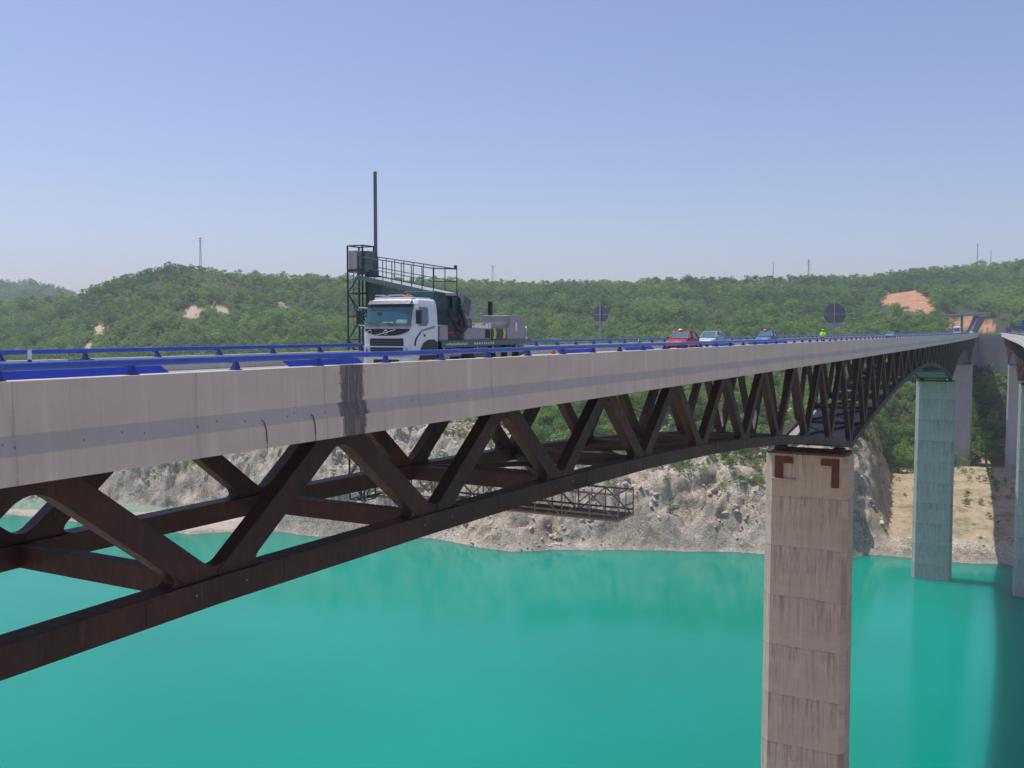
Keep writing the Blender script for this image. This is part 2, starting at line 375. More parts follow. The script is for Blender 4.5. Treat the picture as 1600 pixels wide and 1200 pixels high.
rockc = t.mix(t.rng(n1, .46, .62, 0, .65), rockc, t.ramp(n2, [(.3, (.22, .15, .10)), (.7, (.42, .31, .21))]))
cr = t.n('ShaderNodeTexVoronoi'); t.l(t.mapping(o, (1, 1, 1.7)), cr.inputs['Vector']); cr.inputs['Scale'].default_value = .55; cr.feature = 'DISTANCE_TO_EDGE'
rockc = t.mix(t.rng(cr.outputs[0], 0, .06, .4, 0), rockc, (.06, .055, .05))
hf = t.noise(t.mapping(o, (1, 1, 1.5)), 1.7, 7, .75, .5)
rockc = t.mix(t.rng(hf, .36, .48, .45, 0), rockc, (.20, .175, .15))
rockc = t.mix(t.rng(hf, .50, .62, 0, .7), rockc, (.80, .72, .60))
scrub = t.math('MULTIPLY', t.rng(t.noise(o, .16, 5, .7), .53, .6), t.rng(t.attr('rock')[2], .6, 1., 1, .45))
big = t.noise(t.mapping(o, (1, 1, 1.5)), .045, 5, .7, 1.)
rockc = t.mix(t.rng(big, .52, .66, 0, .35), rockc, t.ramp(n3, [(.3, (.07, .07, .075)), (.5, (.17, .16, .155)), (.75, (.34, .30, .25))]))
rockc = t.mix(scrub, rockc, t.ramp(n2, [(.3, (.03, .05, .018)), (.7, (.09, .12, .04))]))
c = t.mix(a_r, under, rockc)
sand = t.ramp(n2, [(.25, (.30, .225, .145)), (.5, (.42, .33, .22)), (.75, (.50, .42, .31))])
sand = t.mix(t.rng(t.noise(o, .10, 6, .75), .46, .60, 0, .7), sand, t.ramp(n2, [(.3, (.10, .12, .045)), (.7, (.25, .22, .10))]))
c = t.mix(a_s, c, sand)
c = t.mix(a_b, c, t.ramp(n2, [(.3, (.36, .255, .175)), (.7, (.54, .43, .32))]))
oc = t.ramp(t.noise(t.mapping(o, (.3, .3, 1.2)), .5, 5, .7), [(.3, (.36, .15, .08)), (.5, (.44, .225, .13)), (.75, (.50, .35, .22))])
c = t.mix(a_o, c, oc)
zz_ = t.sep(geo.outputs['Position'])[2]
wet = t.rng(zz_, WZ - .2, WZ + 2.2, 1, 0)       # bleached tide band just over the water line
c = t.mix(t.math('MULTIPLY', wet, .55), c, t.ramp(n3, [(.3, (.34, .29, .24)), (.7, (.55, .50, .43))]))
t.base(c); t.bump(t.math('ADD', t.math('ADD', n3, t.math('MULTIPLY', n2, .4)), t.math('ADD', rgf, hf)), .8, .38)
spitm = ((800 + 1500 * TT < 440) & (d_sh < 2)).astype(float)
tm = npmesh('hills', co, quads, M['ground'], {'rock': rock, 'orange': OM, 'bare': BM_, 'sand': np.clip(wbeige * np.clip((d_sh - 5 + 9 * fbm(XX, YY, 1 / 8, 3)) / 6, 0, 1) * np.clip(1 - (d_sh - 135 + 30 * fbm(XX, YY, 1 / 15, 3)) / 25, 0, 1), 0, 1) + spitm * .0}, smooth=False)
hills = bpy.data.objects.new('hills', tm); C.objects.link(hills); hills['kind'] = 'structure'
NB = 30000
by = np.sqrt(rng.uniform(318 ** 2, 520 ** 2, NB)); bt = rng.uniform(-.58, .58, NB); bx = bt * by
bpx = 800 + 1500 * bt; bd = by - np.maximum(dist(np.interp(bpx, PX, CY)), dist(np.interp(bpx, PX, FY)))
bz = height(bx, by); kb = (bd > 0) & (bd < 95) & (bz > WZ - .3) & (rng.random(NB) < np.interp(bd, [0, 6, 50, 95], [1, .9, .7, .15])) & ((bpx < 1360) | (bd < 14))
kb &= fbm(bx, by, 1 / 13, 3) > -.12
bx, by, bz, bd = bx[kb], by[kb], bz[kb], bd[kb]
ib = bmesh.new(); bmesh.ops.create_icosphere(ib, subdivisions=2, radius=1.0); iv = np.array([v.co[:] for v in ib.verts]); if_ = np.array([[v.index for v in f.verts] for f in ib.faces]); ib.free()
VAR = []
for k in range(14):     # angular blocks: sphere points clamped by random planes
    g = np.random.default_rng(900 + k); P = iv.copy()
    for _ in range(16):
        n_ = g.normal(size=3); n_ /= np.linalg.norm(n_); h_ = g.uniform(.35, .7); dd_ = P @ n_ - h_; P = P - np.outer(np.maximum(dd_, 0), n_)
    VAR.append(P * np.array([1, g.uniform(.6, 1), g.uniform(.5, .85)]))
bc_, bf_, nvb = [], [], 0
for j in range(len(bx)):
    P = VAR[j % 14]; a = rng.random() * 6.28; ca, sa = math.cos(a), math.sin(a); r_b = .35 + 1.5 * rng.random() ** 3.0; r_b *= 1.25 if bd[j] > 5 else .8
    tl_ = rng.normal(0, .35); Q = np.stack([P[:, 0] * ca - P[:, 1] * sa, P[:, 0] * sa + P[:, 1] * ca, P[:, 2] + P[:, 0] * tl_], 1) * r_b + [bx[j], by[j], bz[j] - r_b * .12]
    bc_.append(Q); bf_.append(if_ + nvb); nvb += len(Q)
bc_ = np.concatenate(bc_); one = np.ones(len(bc_))
M['stone'] = mat('broken_limestone', (.5, .45, .38), .95, 0, .15); t_ = NT(M['stone']); o_ = t_.coord()
f_ = t_.noise(o_, .8, 5, .7); t_.base(t_.mix(t_.rng(t_.noise(o_, .07, 4, .6), .4, .6, 0, .7), t_.ramp(f_, [(.3, (.34, .295, .24)), (.5, (.55, .49, .41)), (.75, (.70, .64, .54))]), t_.ramp(f_, [(.3, (.26, .21, .16)), (.7, (.46, .38, .29))])))
bom = npmesh('loose_rocks', bc_, np.concatenate(bf_), M['stone'], {'rock': one, 'orange': one * 0, 'bare': one * 0, 'sand': one * 0}, k=3)
boo = bpy.data.objects.new('loose_rocks', bom); C.objects.link(boo); boo['kind'] = 'stuff'; boo['label'] = 'pale broken limestone blocks scattered over the rocky bank above the water'; boo['category'] = 'rocks'
gx = np.concatenate([np.linspace(-700, 500, 161)]); gy = np.linspace(-420, 150, 96)  # unseen pale bank behind the camera, added to bounce warm light onto the viaduct
GX, GY = np.meshgrid(gx, gy)
GZ = np.interp(GY + fbm(GX, GY, 1 / 70, 3) * 9, [-420, -112, -100, -60, 0, 60, 112, 150], [-2.3, -2.3, -4, -25, -43, -59, -75, -82])
bend = np.clip((GX + 120) / -300, 0, 1) + np.clip((GX - 120) / 300, 0, 1); GZ = np.where(GY > -100, GZ, np.minimum(GZ + 25 * bend, 30)) + np.clip((GY + 100) / 30, 0, 1) * (fbm(GX, GY, 1 / 16, 4) * 2.2 - 1)
k_ = np.arange((len(gy) - 1) * (len(gx) - 1)); r_ = k_ // (len(gx) - 1); c_ = k_ % (len(gx) - 1); a_ = r_ * len(gx) + c_
nbm = npmesh('hillside', np.stack([GX, GY, GZ], -1).reshape(-1, 3), np.stack([a_, a_ + 1, a_ + len(gx) + 1, a_ + len(gx)], 1), M['ground'],
    {'rock': np.ones(GX.shape) * .5, 'orange': GX * 0, 'bare': GX * 0 + 1, 'sand': GX * 0})
bounce_bank = bpy.data.objects.new('hillside', nbm); C.objects.link(bounce_bank); bounce_bank['kind'] = 'structure'
# ------------------------------------------------------------------ water
M['water'] = mat('reservoir_water', (.0, .40, .34), .09, 0, .5)
t = NT(M['water']); o = t.coord()
f = t.noise(o, .012, 4, .5); t.base(t.mix(t.rng(f, .35, .65), (.0, .212, .145), (.0, .248, .182)))
t.p.inputs['Subsurface Weight'].default_value = .9; t.p.inputs['Subsurface Radius'].default_value = (1.5, 3.5, 3.0); t.p.inputs['Subsurface Scale'].default_value = 14; t.p.inputs['Specular IOR Level'].default_value = .27
t.p.inputs['IOR'].default_value = 1.33
t.bump(t.math('ADD', t.noise(t.mapping(o, (1, 1, 1)), .9, 5, .65), t.math('MULTIPLY', t.noise(t.mapping(o, (.5, 1.4, 1)), .12, 3), .8)), .13, .16)
wm = MB().add([(-2600, -900, WZ), (2600, -900, WZ), (2600, 2600, WZ), (-2600, 2600, WZ)], [(0, 1, 2, 3)]).build('water', M['water']); wm['kind'] = 'structure'
M['shallow'] = mat('shallow_water', (.24, .46, .30), .12)
t = NT(M['shallow']); o = t.coord(); t.base(t.mix(t.rng(t.noise(o, .05, 5, .6), .35, .65), (.09, .27, .17), (.22, .34, .22)))
lag = MB(); pts = []
for p in (-500, -200, 0, 60, 130, 200, 250, 290): pts.append((p, np.interp(p, [-900, 0, 130, 200, 290], [794, 801, 809, 809, 808])))
for p in (290, 250, 200, 130, 60, 0, -200, -500): pts.append((p, np.interp(p, [-900, 0, 130, 290], [768, 772, 774, 786])))
lag.add([((p - 800) / 1500 * dist(y), float(dist(y)), WZ + .03) for p, y in pts], [tuple(range(len(pts)))])
lo = lag.build('shallow_water', M['shallow']); lo['kind'] = 'structure'
# ------------------------------------------------------------------ viaducts
S0, S1 = -120, 606
srows = list(np.arange(S0, 0, 10)) + list(np.arange(0, 120, 4.9)) + list(np.arange(122.5, S1 + 1, 13.8))
srows[-1] = S1
def extr(prof, F, rows, closed=True):
    mb = MB(); n = len(prof)
    for s in rows: mb.v += [F(s, q, z) for q, z in prof]
    for i in range(len(rows) - 1):
        for j in range(n if closed else n - 1):
            a = i * n + j; b = i * n + (j + 1) % n; mb.f.append((a, b, b + n, a + n))
    if closed: mb.f.append(tuple(range(n))); mb.f.append(tuple(range((len(rows) - 1) * n, len(rows) * n)))
    return mb
Q0, Q1 = 18.5, 31.5
def viaduct(F, qn, width, root, full):
    """qn: near edge q; deck spans qn..qn+width"""
    qf = qn + width
    e = extr([(qn, .58), (qn, -.55), (qn - .10, -.95), (qn - .10, -1.57), (qn + .55, -1.57), (qn + .55, -.03), (qn + .42, .58)], F, srows)
    e.build('edge_beam', M['edge'], root, uvf=uv_s)
    e = extr([(qf, .58), (qf, -.55), (qf + .10, -.95), (qf + .10, -1.57), (qf - .55, -1.57), (qf - .55, -.03), (qf - .42, .58)], F, srows)
    e.build('edge_beam', M['edge'], root, uvf=uv_s)
    extr([(qn + .54, -.03), (qf - .54, -.03), (qf - .54, -.33), (qn + .54, -.33)], F, srows).build('deck_slab', M['conc'], root, uvf=uv_s)
    extr([(qn + .46, 0), (qf - .46, 0), (qf - .46, -.029), (qn + .46, -.029)], F, srows).build('road_surface', M['road'], root)
    for q in (qn + 1.4, qf - 1.4):
        extr([(q, .004), (q + .15, .004)], F, srows, False).build('edge_line', M['line'], root)
vroot = thing('viaduct', 'long viaduct with grey concrete deck edge over a dark rusty steel truss', 'bridge', B(0, 25, 0))
viaduct(B, Q0, 13.0, vroot, True)
# bottom chord depth
def zchord(s):     # underside, world z
    lift = .026 * max(0, 36 - s)
    if s < 36: s = 72 - s if s > -60 else 132
    if s <= 126.5: r = abs(s - 36) / 90.5
    elif s <= 321: r = abs(s - 223.7) / 97.3
    elif s <= 490: r = abs(s - 405.5) / 84.5
    else: r = max(0, (570 - s) / 80)
    return EYE - (7.85 + 6.9 * r ** 1.85) + min(lift, .9)
bot = [-25.3, -14.1, -2.9, 8.3, 19.5, 30.7, 41.9, 53.1, 64.3, 75.5, 87.2, 99.5, 112.5, 126.5]
bot += list(np.linspace(126.5, 321, 18)[1:]) + list(np.linspace(321, 490, 16)[1:]) + list(np.linspace(490, 602, 11)[1:])
CH, CW = .78, .8
def fillet(mb, F, P, a, b, wa, wb, r, q0, th):
    """rounded gusset between two bars leaving P (s,z) along unit a and b with half widths wa, wb"""
    a = Vector(a); b = Vector(b); P = Vector(P)
    na = Vector((-a.y, a.x)); nb = Vector((-b.y, b.x))
    if na.dot(b) < 0: na = -na
    if nb.dot(a) < 0: nb = -nb
    A = P + na * wa; Bp = P + nb * wb; den = a.x * b.y - a.y * b.x
    if abs(den) < .05: return
    dlt = Bp - A; ta = (dlt.x * b.y - dlt.y * b.x) / den; X = A + a * ta
    T1 = X + a * r; T2 = X + b * r
    pts = [X - na * wa * .6 - nb * wb * .6, T1 - na * wa * .6, T1]
    for k in range(1, 7):
        u = k / 7; pts.append(T1 * (1 - u) ** 2 + X * 2 * u * (1 - u) + T2 * u * u)
    pts += [T2, T2 - nb * wb * .6]
    mb.prism([F(p.x, q0 - th / 2, p.y) for p in pts], F(P.x, q0 + th / 2, P.y) - F(P.x, q0 - th / 2, P.y))
def truss(F, root, qa, qb, near_n, far_n, jit):
    planes = ((qa, near_n), (qb, far_n)); ztop = -1.45
    for q, nobj in planes:
        ch = MB(); gs = MB(); rest = MB()
        for i in range(len(bot) - 1):
            z0 = zchord(bot[i]) + CH / 2; z1 = zchord(bot[i + 1]) + CH / 2
            ch.beam(F(bot[i], q, z0), F(bot[i + 1], q, z1), CW, CH)
        tp = extr([(q - .4, -.34), (q + .4, -.34), (q + .4, -1.75), (q - .4, -1.75)], F, [x for x in srows])
        tops = [(bot[i] + bot[i + 1]) / 2 for i in range(len(bot) - 1)]
        k = 0
        for i, sx in enumerate(tops):
            for sb in (bot[i], bot[i + 1]):
                zb = zchord(sb) + CH / 2
                P = F(sb, q, zb); Q = F(sx, q, ztop)
                d = (Q - P).normalized(); nrm = (F(sb, q + 1, zb) - P).normalized()
                if k < nobj and (bot[i] > -20):
                    MB().beam(P + d * .3, Q, .56, .78, nrm.cross(d)).build('truss_diagonal', M['steel'], root, bevel=.02); k += 1
                else: rest.beam(P + d * .3, Q, .56, .78, nrm.cross(d))
            if sx < 330:
                zb0 = zchord(bot[i]) + CH / 2; zb1 = zchord(bot[i + 1]) + CH / 2
                d0 = Vector((bot[i] - sx, zb0 - ztop)).normalized(); d1 = Vector((bot[i + 1] - sx, zb1 - ztop)).normalized()
                fillet(tp, F, (sx, ztop), d0, d1, .39, .39, .75, q, .50)
                fillet(tp, F, (sx, ztop), d0, (-1, 0), .39, .30, .45, q, .46); fillet(tp, F, (sx, ztop), d1, (1, 0), .39, .30, .45, q, .46)
                cv = Vector((bot[i + 1] - bot[i], zb1 - zb0)).normalized()
                u0 = Vector((sx - bot[i], ztop - zb0)).normalized(); u1 = Vector((sx - bot[i + 1], ztop - zb1)).normalized()
                fillet(ch, F, (bot[i], zb0), u0, cv, .39, CH / 2, .9, q, .50); fillet(ch, F, (bot[i + 1], zb1), u1, -cv, .39, CH / 2, .9, q, .50)
                if i + 1 < len(tops):
                    s2 = tops[i + 1]; u2 = Vector((s2 - bot[i + 1], ztop - zb1)).normalized()
                    fillet(ch, F, (bot[i + 1], zb1), u1, u2, .39, .39, .62, q, .50)
        tp.build('top_chord', M['steel'], root); ch.build('bottom_chord', M['steel'], root, bevel=.015)
        if rest.v: tag(rest.build('distant_diagonals', M['steel'], root), None, None, kind='stuff')
    if root is vroot:
        for s in bot:
            if -5 < s < 100:
                for ds in (2.6, 8.6):
                    zz0 = np.interp(s + ds, bot, [zchord(q_) for q_ in bot]) + CH / 2; zz1 = np.interp(s + ds + .7, bot, [zchord(q_) for q_ in bot]) + CH / 2
                    MB().beam(F(s + ds, qa, zz0), F(s + ds + .7, qa, zz1), CW + .03, CH - .16).build('splice_plate', M['steel'], root, bevel=.004)
        for s in bot:
            if -5 < s < 130:
                z = zchord(s) + CH / 2
                for ds in (-.9, 1.0): MB().tube([F(s + ds, qa - CW / 2 - .03, z + .05), F(s + ds, qa - CW / 2 + .01, z + .05)], .028, 8).build('node_stud', M['signframe'], root)
    nb_ = 0
    for i, s in enumerate(bot):
        zc = zchord(s) + CH / 2
        if s > 330: break
        MB().beam(F(s, qa + .4, zc), F(s, qb - .4, zc), .55, .72).build('cross_beam', M['steel'], root)
        if i + 1 < len(bot):
            s2 = bot[i + 1]; z2 = zchord(s2) + CH / 2; zm = (zc + z2) / 2; sm = (s + s2) / 2
            x = MB()
            if i >= 6:
                x.beam(F(s, qa + .4, zc - .05), F(s2, qb - .4, z2 - .05), .26, .26); x.beam(F(s, qb - .4, zc + .2), F(s2, qa + .4, z2 + .2), .26, .26)
                x.beam(F(sm, qa + .3, zm - .3), F(sm, qb - .3, zm - .3), .2, .2)
                x.build('lateral_brace', M['steel'], root)
        MB().beam(F((s + 3), qa, -1.0), F((s + 3), qb, -1.0), .4, .9).build('cross_girder', M['steel'], root)
truss(B, vroot, 20.6, 29.4, 62, 38, 0)
# concrete slab laid between the bottom chords over the pier
for ps in (126.5, 321):
    rows = list(np.linspace(ps - 27, ps + 27, 13)); mb = MB()
    for s in rows:
        zc = zchord(s) + CH * .55; mb.v += [B(s, 21.0, zc), B(s, 29.0, zc), B(s, 29.0, zc - .35), B(s, 21.0, zc - .35)]
    for i in range(len(rows) - 1):
        for j in range(4): a = i * 4 + j; b = i * 4 + (j + 1) % 4; mb.f.append((a, b, b + 4, a + 4))
    mb.f += [(0, 1, 2, 3), tuple(len(mb.v) - 4 + k for k in range(4))]
    mb.build('bottom_slab', M['conc'], vroot, uvf=uv_sq)
# wires hanging on the deck edge
for px_, dz in ((410, 0), (487, .02)):
    tt_ = (px_ - 800) / 1500; Yq = 18.4 / (.484 - .875 * tt_); s = Yq * (.875 + .484 * tt_)
    MB().tube([B(s - .08, 18.36, -.78), B(s + .02, 18.37, -.85), B(s + .10, 18.37, -1.05), B(s + .13, 18.375, -1.35), B(s + .12, 18.37, -1.60)], .014, 5).build('loose_wire', M['black'], vroot)
r2 = thing('viaduct', 'second viaduct with sunlit pale deck edge at the right edge of the photo', 'bridge', B2(300, 6, 0))
viaduct(B2, 0, 12.5, r2, False)
truss(B2, r2, 1.8, 10.6, 0, 0, 0)
# rails
def railing(F, q, qsign, label, nmax, smax, panels, root_s, postsamp, zr=.875):
    r = thing('bridge_railing', label, 'railing', F(root_s, q, .58), 'blue bridge railings')
    rows = [x for x in srows if x <= smax]
    mb = MB(); n = 10; k0 = 0
    for s in rows:
        for j in range(n):
            a = 2 * PI * j / n; mb.v.append(F(s, q + .055 * math.cos(a), zr + .095 * math.sin(a)))
    for i in range(len(rows) - 1):
        for j in range(n): a = i * n + j; b = i * n + (j + 1) % n; mb.f.append((a, b, b + n, a + n))
    mb.build('top_rail', M['blue'], r, smooth=True)
    rest = MB()
    for k, s in enumerate(np.arange(postsamp, smax, 3.33)):
        m_ = rest if k >= nmax else MB()
        T = lambda a, b, c: F(s + a, q + b * qsign, c)
        poly = [(-.075, .585), (.075, .585), (.045, .80), (-.045, .80)]
        for w in (0,):
            m_.hexa([T(-.07, -.10, .585), T(.07, -.10, .585), T(.07, .16, .585), T(-.07, .16, .585), T(-.04, -.05, zr - .075), T(.04, -.05, zr - .075), T(.04, .05, zr - .075), T(-.04, .05, zr - .075)])
        m_.box((-.10, -.13, .581), (.10, .19, .60), T)
        if m_ is not rest: m_.build('post', M['blue_dark'], r)
    if rest.v: tag(rest.build('distant_posts', M['blue_dark'], r), None, None, kind='stuff')
    for a, b in panels:
        p = MB(); sl = .22
        for q_ in (0,):
            L = [F(a, q + .28, .582), F(b, q + .28, .582), F(b, q + .31, .582), F(a, q + .31, .582), F(a - sl, q + .40, .80), F(b - sl, q + .40, .80), F(b - sl, q + .43, .80), F(a - sl, q + .43, .80)]
            p.hexa(L)
        p.build('kick_panel', M['blue_panel'], r, bevel=.006)
    return r
def s_of(px, q):
    t_ = (px - 800) / 1500; Y = q / (.484 - .875 * t_)
    for _ in range(4): s = Y * (.875 + .484 * t_); Y = (q + curve(s)) / (.484 - .875 * t_)
    return Y * (.875 + .484 * t_)
pan = [(-29, s_of(262, 19.1)), (s_of(450, 19.1), s_of(566, 19.1)), (s_of(874, 19.1), s_of(927, 19.1)), (s_of(978, 19.1), s_of(1021, 19.1)),
       (s_of(1112, 19.1), s_of(1147, 19.1)), (s_of(1170, 19.1), s_of(1226, 19.1))]
railing(B, 18.76, 1, 'near blue rail with blue kick panels, in front of the truck', 95, 606, pan, 20, -1.2, .868)
railing(B, 31.24, -1, 'blue rail along the far edge of the viaduct, behind the truck and cars', 95, 606, [], 20, .3)
railing(B2, .26, 1, 'blue rail of the second viaduct at the right edge', 0, 606, [], 250, 3)
mk = MB(); s = s_of(868, 19.1); mk.box((-.12, -.06, .582), (.12, .06, .66), lambda a, b, c: B(s + a, 19.2 + b, c)); mk.box((-.07, -.03, .66), (.07, .03, .86), lambda a, b, c: B(s + a, 19.2 + b, c))
tag(mk.build('marker_block', M['red'], None, base=B(s, 19.2, .58), bevel=.01), 'small red and white marker standing at the end of a blue kick panel', 'road marker')
# white delineators on the far kerb
for px_, lb in ((42, 'slim white and black delineator on the far kerb near the left edge of the photo'), (995, 'slim white delineator on the far kerb left of the red car')):
    s = s_of(px_, 31.05); d_ = thing('delineator_post', lb, 'delineator', B(s, 30.9, .0), 'delineators on the far kerb')
    MB().box((-.06, -.03, 0), (.06, .03, .62), lambda a, b, c: B(s + a, 30.9 + b, c)).build('base', M['black'], d_)
    MB().box((-.06, -.03, .62), (.06, .03, .95), lambda a, b, c: B(s + a, 30.9 + b, c)).build('head', M['white'], d_)
# ------------------------------------------------------------------ piers
def pier(F, s, q0, q1, th, ztop, zbot, m, label, notch=True, mid=None):
    r = thing('bridge_pier', label, 'bridge pier', F(s, (q0 + q1) / 2, zbot), 'tall concrete piers of the viaducts')
    c = 1.0
    poly = [(-th / 2, q0 + c * .55), (-th / 2, q1 - c), (-th / 2 + c, q1), (th / 2 - c, q1), (th / 2, q1 - c), (th / 2, q0 + c * .55), (th / 2 - c * .55, q0), (-th / 2 + c * .55, q0)]
    mb = MB(); lv = [zbot, ztop - 5.2 if notch else ztop - .5, ztop]
    for z in lv:
        k = (ztop - z) * .0006
        mb.v += [F(s + a * (1 + k * .5), (q0 + q1) / 2 + (b - (q0 + q1) / 2) * (1 + k), z) for a, b in poly]
    n = len(poly)
    for i in range(2):
        for j in range(n): a = i * n + j; b = i * n + (j + 1) % n; mb.f.append((a, b, b + n, a + n))
    mb.f += [tuple(range(n)), tuple(range(2 * n, 3 * n))]
    mb.build('shaft', m, r, uvf=uv_sq)
    MB().box((-th / 2 - .25, -.25 + q0 + .6, ztop + .0), (th / 2 + .25, q1 - .35, ztop + .28), lambda a, b, z: F(s + a, b, z)).build('cap_plate', M['rust'], r)
    for q in (q0 + 1.5, q1 - 1.5):
        MB().box((-1.2, q - .6, ztop + .28), (1.2, q + .6, ztop + .72), lambda a, b, z: F(s + a, b, z)).build('bearing', M['steel'], r)
    if notch:
        T = lambda a, b, z: F(s - th / 2 - a, b, z)
        for (qa, qb, qc, l) in ((q1 - 1.35, q1 - 2.4, q1 - 3.6, 3.1), (q0 + 1.0, q0 + 1.9, q0 + 3.2, 3.9)):
            lo_, hi_ = min(qa, qb), max(qa, qb); b = MB()
            b.box((.003, lo_, ztop - l), (.16, hi_, ztop - .35), T)
            lo2, hi2 = (hi_, qc) if qc > hi_ else (qc, lo_)
            b.box((.003, lo2, ztop - 1.2), (.16, hi2, ztop - .35), T)
            b.build('steel_bracket', M['rust'], r)
        MB().box((.003, q1 - 3.9, ztop - 3.35), (.3, q1 - .95, ztop - 3.15), T).build('ledge', M['pier'], r, uvf=uv_sq)
    return r
zp = zchord(126.5) - .72
pier(B, 124.8, 20.0, 30.2, 5.2, zp, WZ - 6, M['pier'], 'nearest brown-grey board-marked concrete pier with rusty brackets at its top')
pier(B, 321, 19.3, 30.2, 5.6, zp, WZ - 6, M['pier_green'], 'green-tinged concrete pier standing in the water, next behind the nearest pier', False)
gz = float(height(*[np.array([v]) for v in B(490, 24, 0)[:2]])[0])
pier(B, 490, 19.3, 30.2, 5.6, zchord(490) - .72, gz - 4, M['pier_pale'], 'pale grey concrete pier standing on land behind the green-tinged one', False)
pier(B2, 312, 1.6, 12.0, 5.6, zp, WZ - 6, M['pier_green'], 'pier of the second viaduct cut by the right edge, standing in the water', False)
gz = float(height(*[np.array([v]) for v in B2(486, 6, 0)[:2]])[0])
pier(B2, 486, 1.6, 12.0, 5.6, zchord(490) - .72, gz - 4, M['pier_pale'], 'pale pier of the second viaduct standing on the slope near the right edge', False)
# abutment
ab = thing('bridge_abutment', 'grey concrete abutment wall where both viaducts meet the hillside', 'abutment', B(604, 25, -30))
MB().box((0, 17.6, -32), (6, 32.4, -1.60), lambda a, b, z: B(604 + a, b, z)).build('wall', M['pier_pale'], ab, uvf=uv_sq)
MB().box((0, -.6, -32), (6, 13.2, -1.60), lambda a, b, z: B2(604 + a, b, z)).build('wall', M['pier_pale'], ab, uvf=uv_sq)
p0 = B(605, 17.6, 0); p1 = B2(605, -.6, 0)
MB().beam((p0 + p1) / 2 + (p0 - p1) * .5 + Vector((0, 0, -17)), (p0 + p1) / 2 - (p0 - p1) * .5 + Vector((0, 0, -17)), 1.5, 31).build('wall', M['conc'], ab, uvf=uv_sq)
for i, q in enumerate((17.5, 24)):
    MB().box((-1.2, q, -32), (-.003, q + .9, -1.9), lambda a, b, z: B(604 + a, b, z)).build('buttress', M['conc'], ab, uvf=uv_sq)
# highway beyond the abutment
rows = list(np.arange(610.02, 850, 12)); 
for F, qn, w, nm in ((B, 18.5, 13, 'road'), (B2, 0, 12.5, 'road')):
    o_ = extr([(qn + .1, 0), (qn + w - .1, 0), (qn + w, -1.5), (qn, -1.5)], F, [606.05] + rows).build('road', M['road']); o_['kind'] = 'structure'
# ------------------------------------------------------------------ overpass
op = thing('overpass_bridge', 'small dark overpass crossing the highway below the orange cut slope', 'bridge', (350, 720, 0))
OA, OB = Vector((312, 736, 11.6)), Vector((349, 704, 13.9)); od = (OB - OA).normalized()
MB().beam(OA, OB, 8, 1.1).build('deck', M['gbox_dark'], op)
MB().beam(OA + Vector((-1, -4, .95)), OB + Vector((-1, -4, .95)), .25, .8).build('parapet', M['signframe'], op)
pp = OA + (OB - OA) * .62
MB().box((pp.x - .5, pp.y - 1, -1.5), (pp.x + .5, pp.y + 1, pp.z - .55)).build('column', M['gbox_dark'], op)
for k in (-4, ):
    pr = MB()
    for j in range(27): P = OA + (OB - OA) * j / 26 + Vector((-1, k, 1.3)); pr.box((P.x - .05, P.y - .05, P.z - .3), (P.x + .05, P.y + .05, P.z + .7))
    pr.build('parapet_posts', M['signframe'], op)
sc_ = OA + (OB - OA) * .84
MB().hexa([(sc_.x - 7, sc_.y - 4, -2), (sc_.x - 3, sc_.y - 4, -2), (sc_.x - 3, sc_.y + 4, -2), (sc_.x - 7, sc_.y + 4, -2), (sc_.x - 1, sc_.y - 4, 12.4), (sc_.x + 5, sc_.y - 4, 12.4), (sc_.x + 5, sc_.y + 4, 12.4), (sc_.x - 1, sc_.y + 4, 12.4)]).build('sloped_abutment', M['gbox_dark'], op)
# ------------------------------------------------------------------ round signs seen from behind
def sign(px_, q, zc, rad, label):
    s = s_of(px_, q); r = thing('road_sign', label, 'road sign', B(s, q, 0), 'round road signs seen from behind')
    n = 28; T = lambda a, b, c: B(s + a, q + b, zc + c)
    ring = [(rad * math.cos(2 * PI * k / n), max(-rad * .80, rad * math.sin(2 * PI * k / n))) for k in range(n)]
    MB().prism([T(0, a, b) for a, b in ring], T(.05, 0, 0) - T(0, 0, 0)).build('disc', M['signback'], r)
    MB().box((-.06, -rad, -.03), (-.003, rad, .03), T).build('crossbar', M['signframe'], r)
    MB().box((-.03, -.82 * rad, -rad * 1.18), (.02, .82 * rad, -rad * .82), T).build('plate', M['signframe'], r)
    MB().box((-.12, -.06, .585 - zc), (-.061, .06, rad), T).build('post', M['signframe'], r)
sign(938, 31.38, 2.95, .68, 'round grey sign back above the far rail between truck and red car')
sign(1303, 18.66, 3.35, 1.12, 'larger round grey sign back above the rail right of the worker')
# ------------------------------------------------------------------ truck
TS, TQ = 32.1, 23.6
tr = thing('inspection_truck', 'white cab bridge inspection truck with dark green boom parked on the viaduct', 'truck', B(TS + 5, TQ, 0))
RA = R(3.5)
def T(a, b, z):      # a: back from the front face, b: away from us
    if a > 2.2: a = 2.2 + (a - 2.2) * .86
    return B(TS + a * math.cos(RA) - b * math.sin(RA), TQ + a * math.sin(RA) + b * math.cos(RA), z * .945)
cab = MB()
def loft(mb, secs):   # list of rings of equal length
    k = len(mb.v); n = len(secs[0])
    for s_ in secs: mb.v += [Vector(p) for p in s_]
    for i in range(len(secs) - 1):
        for j in range(n): a = k + i * n + j; b = k + i * n + (j + 1) % n; mb.f.append((a, b, b + n, a + n))
    mb.f += [tuple(range(k, k + n)), tuple(range(k + (len(secs) - 1) * n, k + len(secs) * n))]
def cabring(z, af, hw, ab_=2.05, r=.22):
    pts = [(af + r * 1.2, -hw), (af + r * .35, -hw + r * .35), (af, -hw + r), (af - .05, 0), (af, hw - r), (af + r * .35, hw - r * .35), (af + r * 1.2, hw), (ab_, hw), (ab_, -hw)]
    return [T(a, b, z) for a, b in pts]
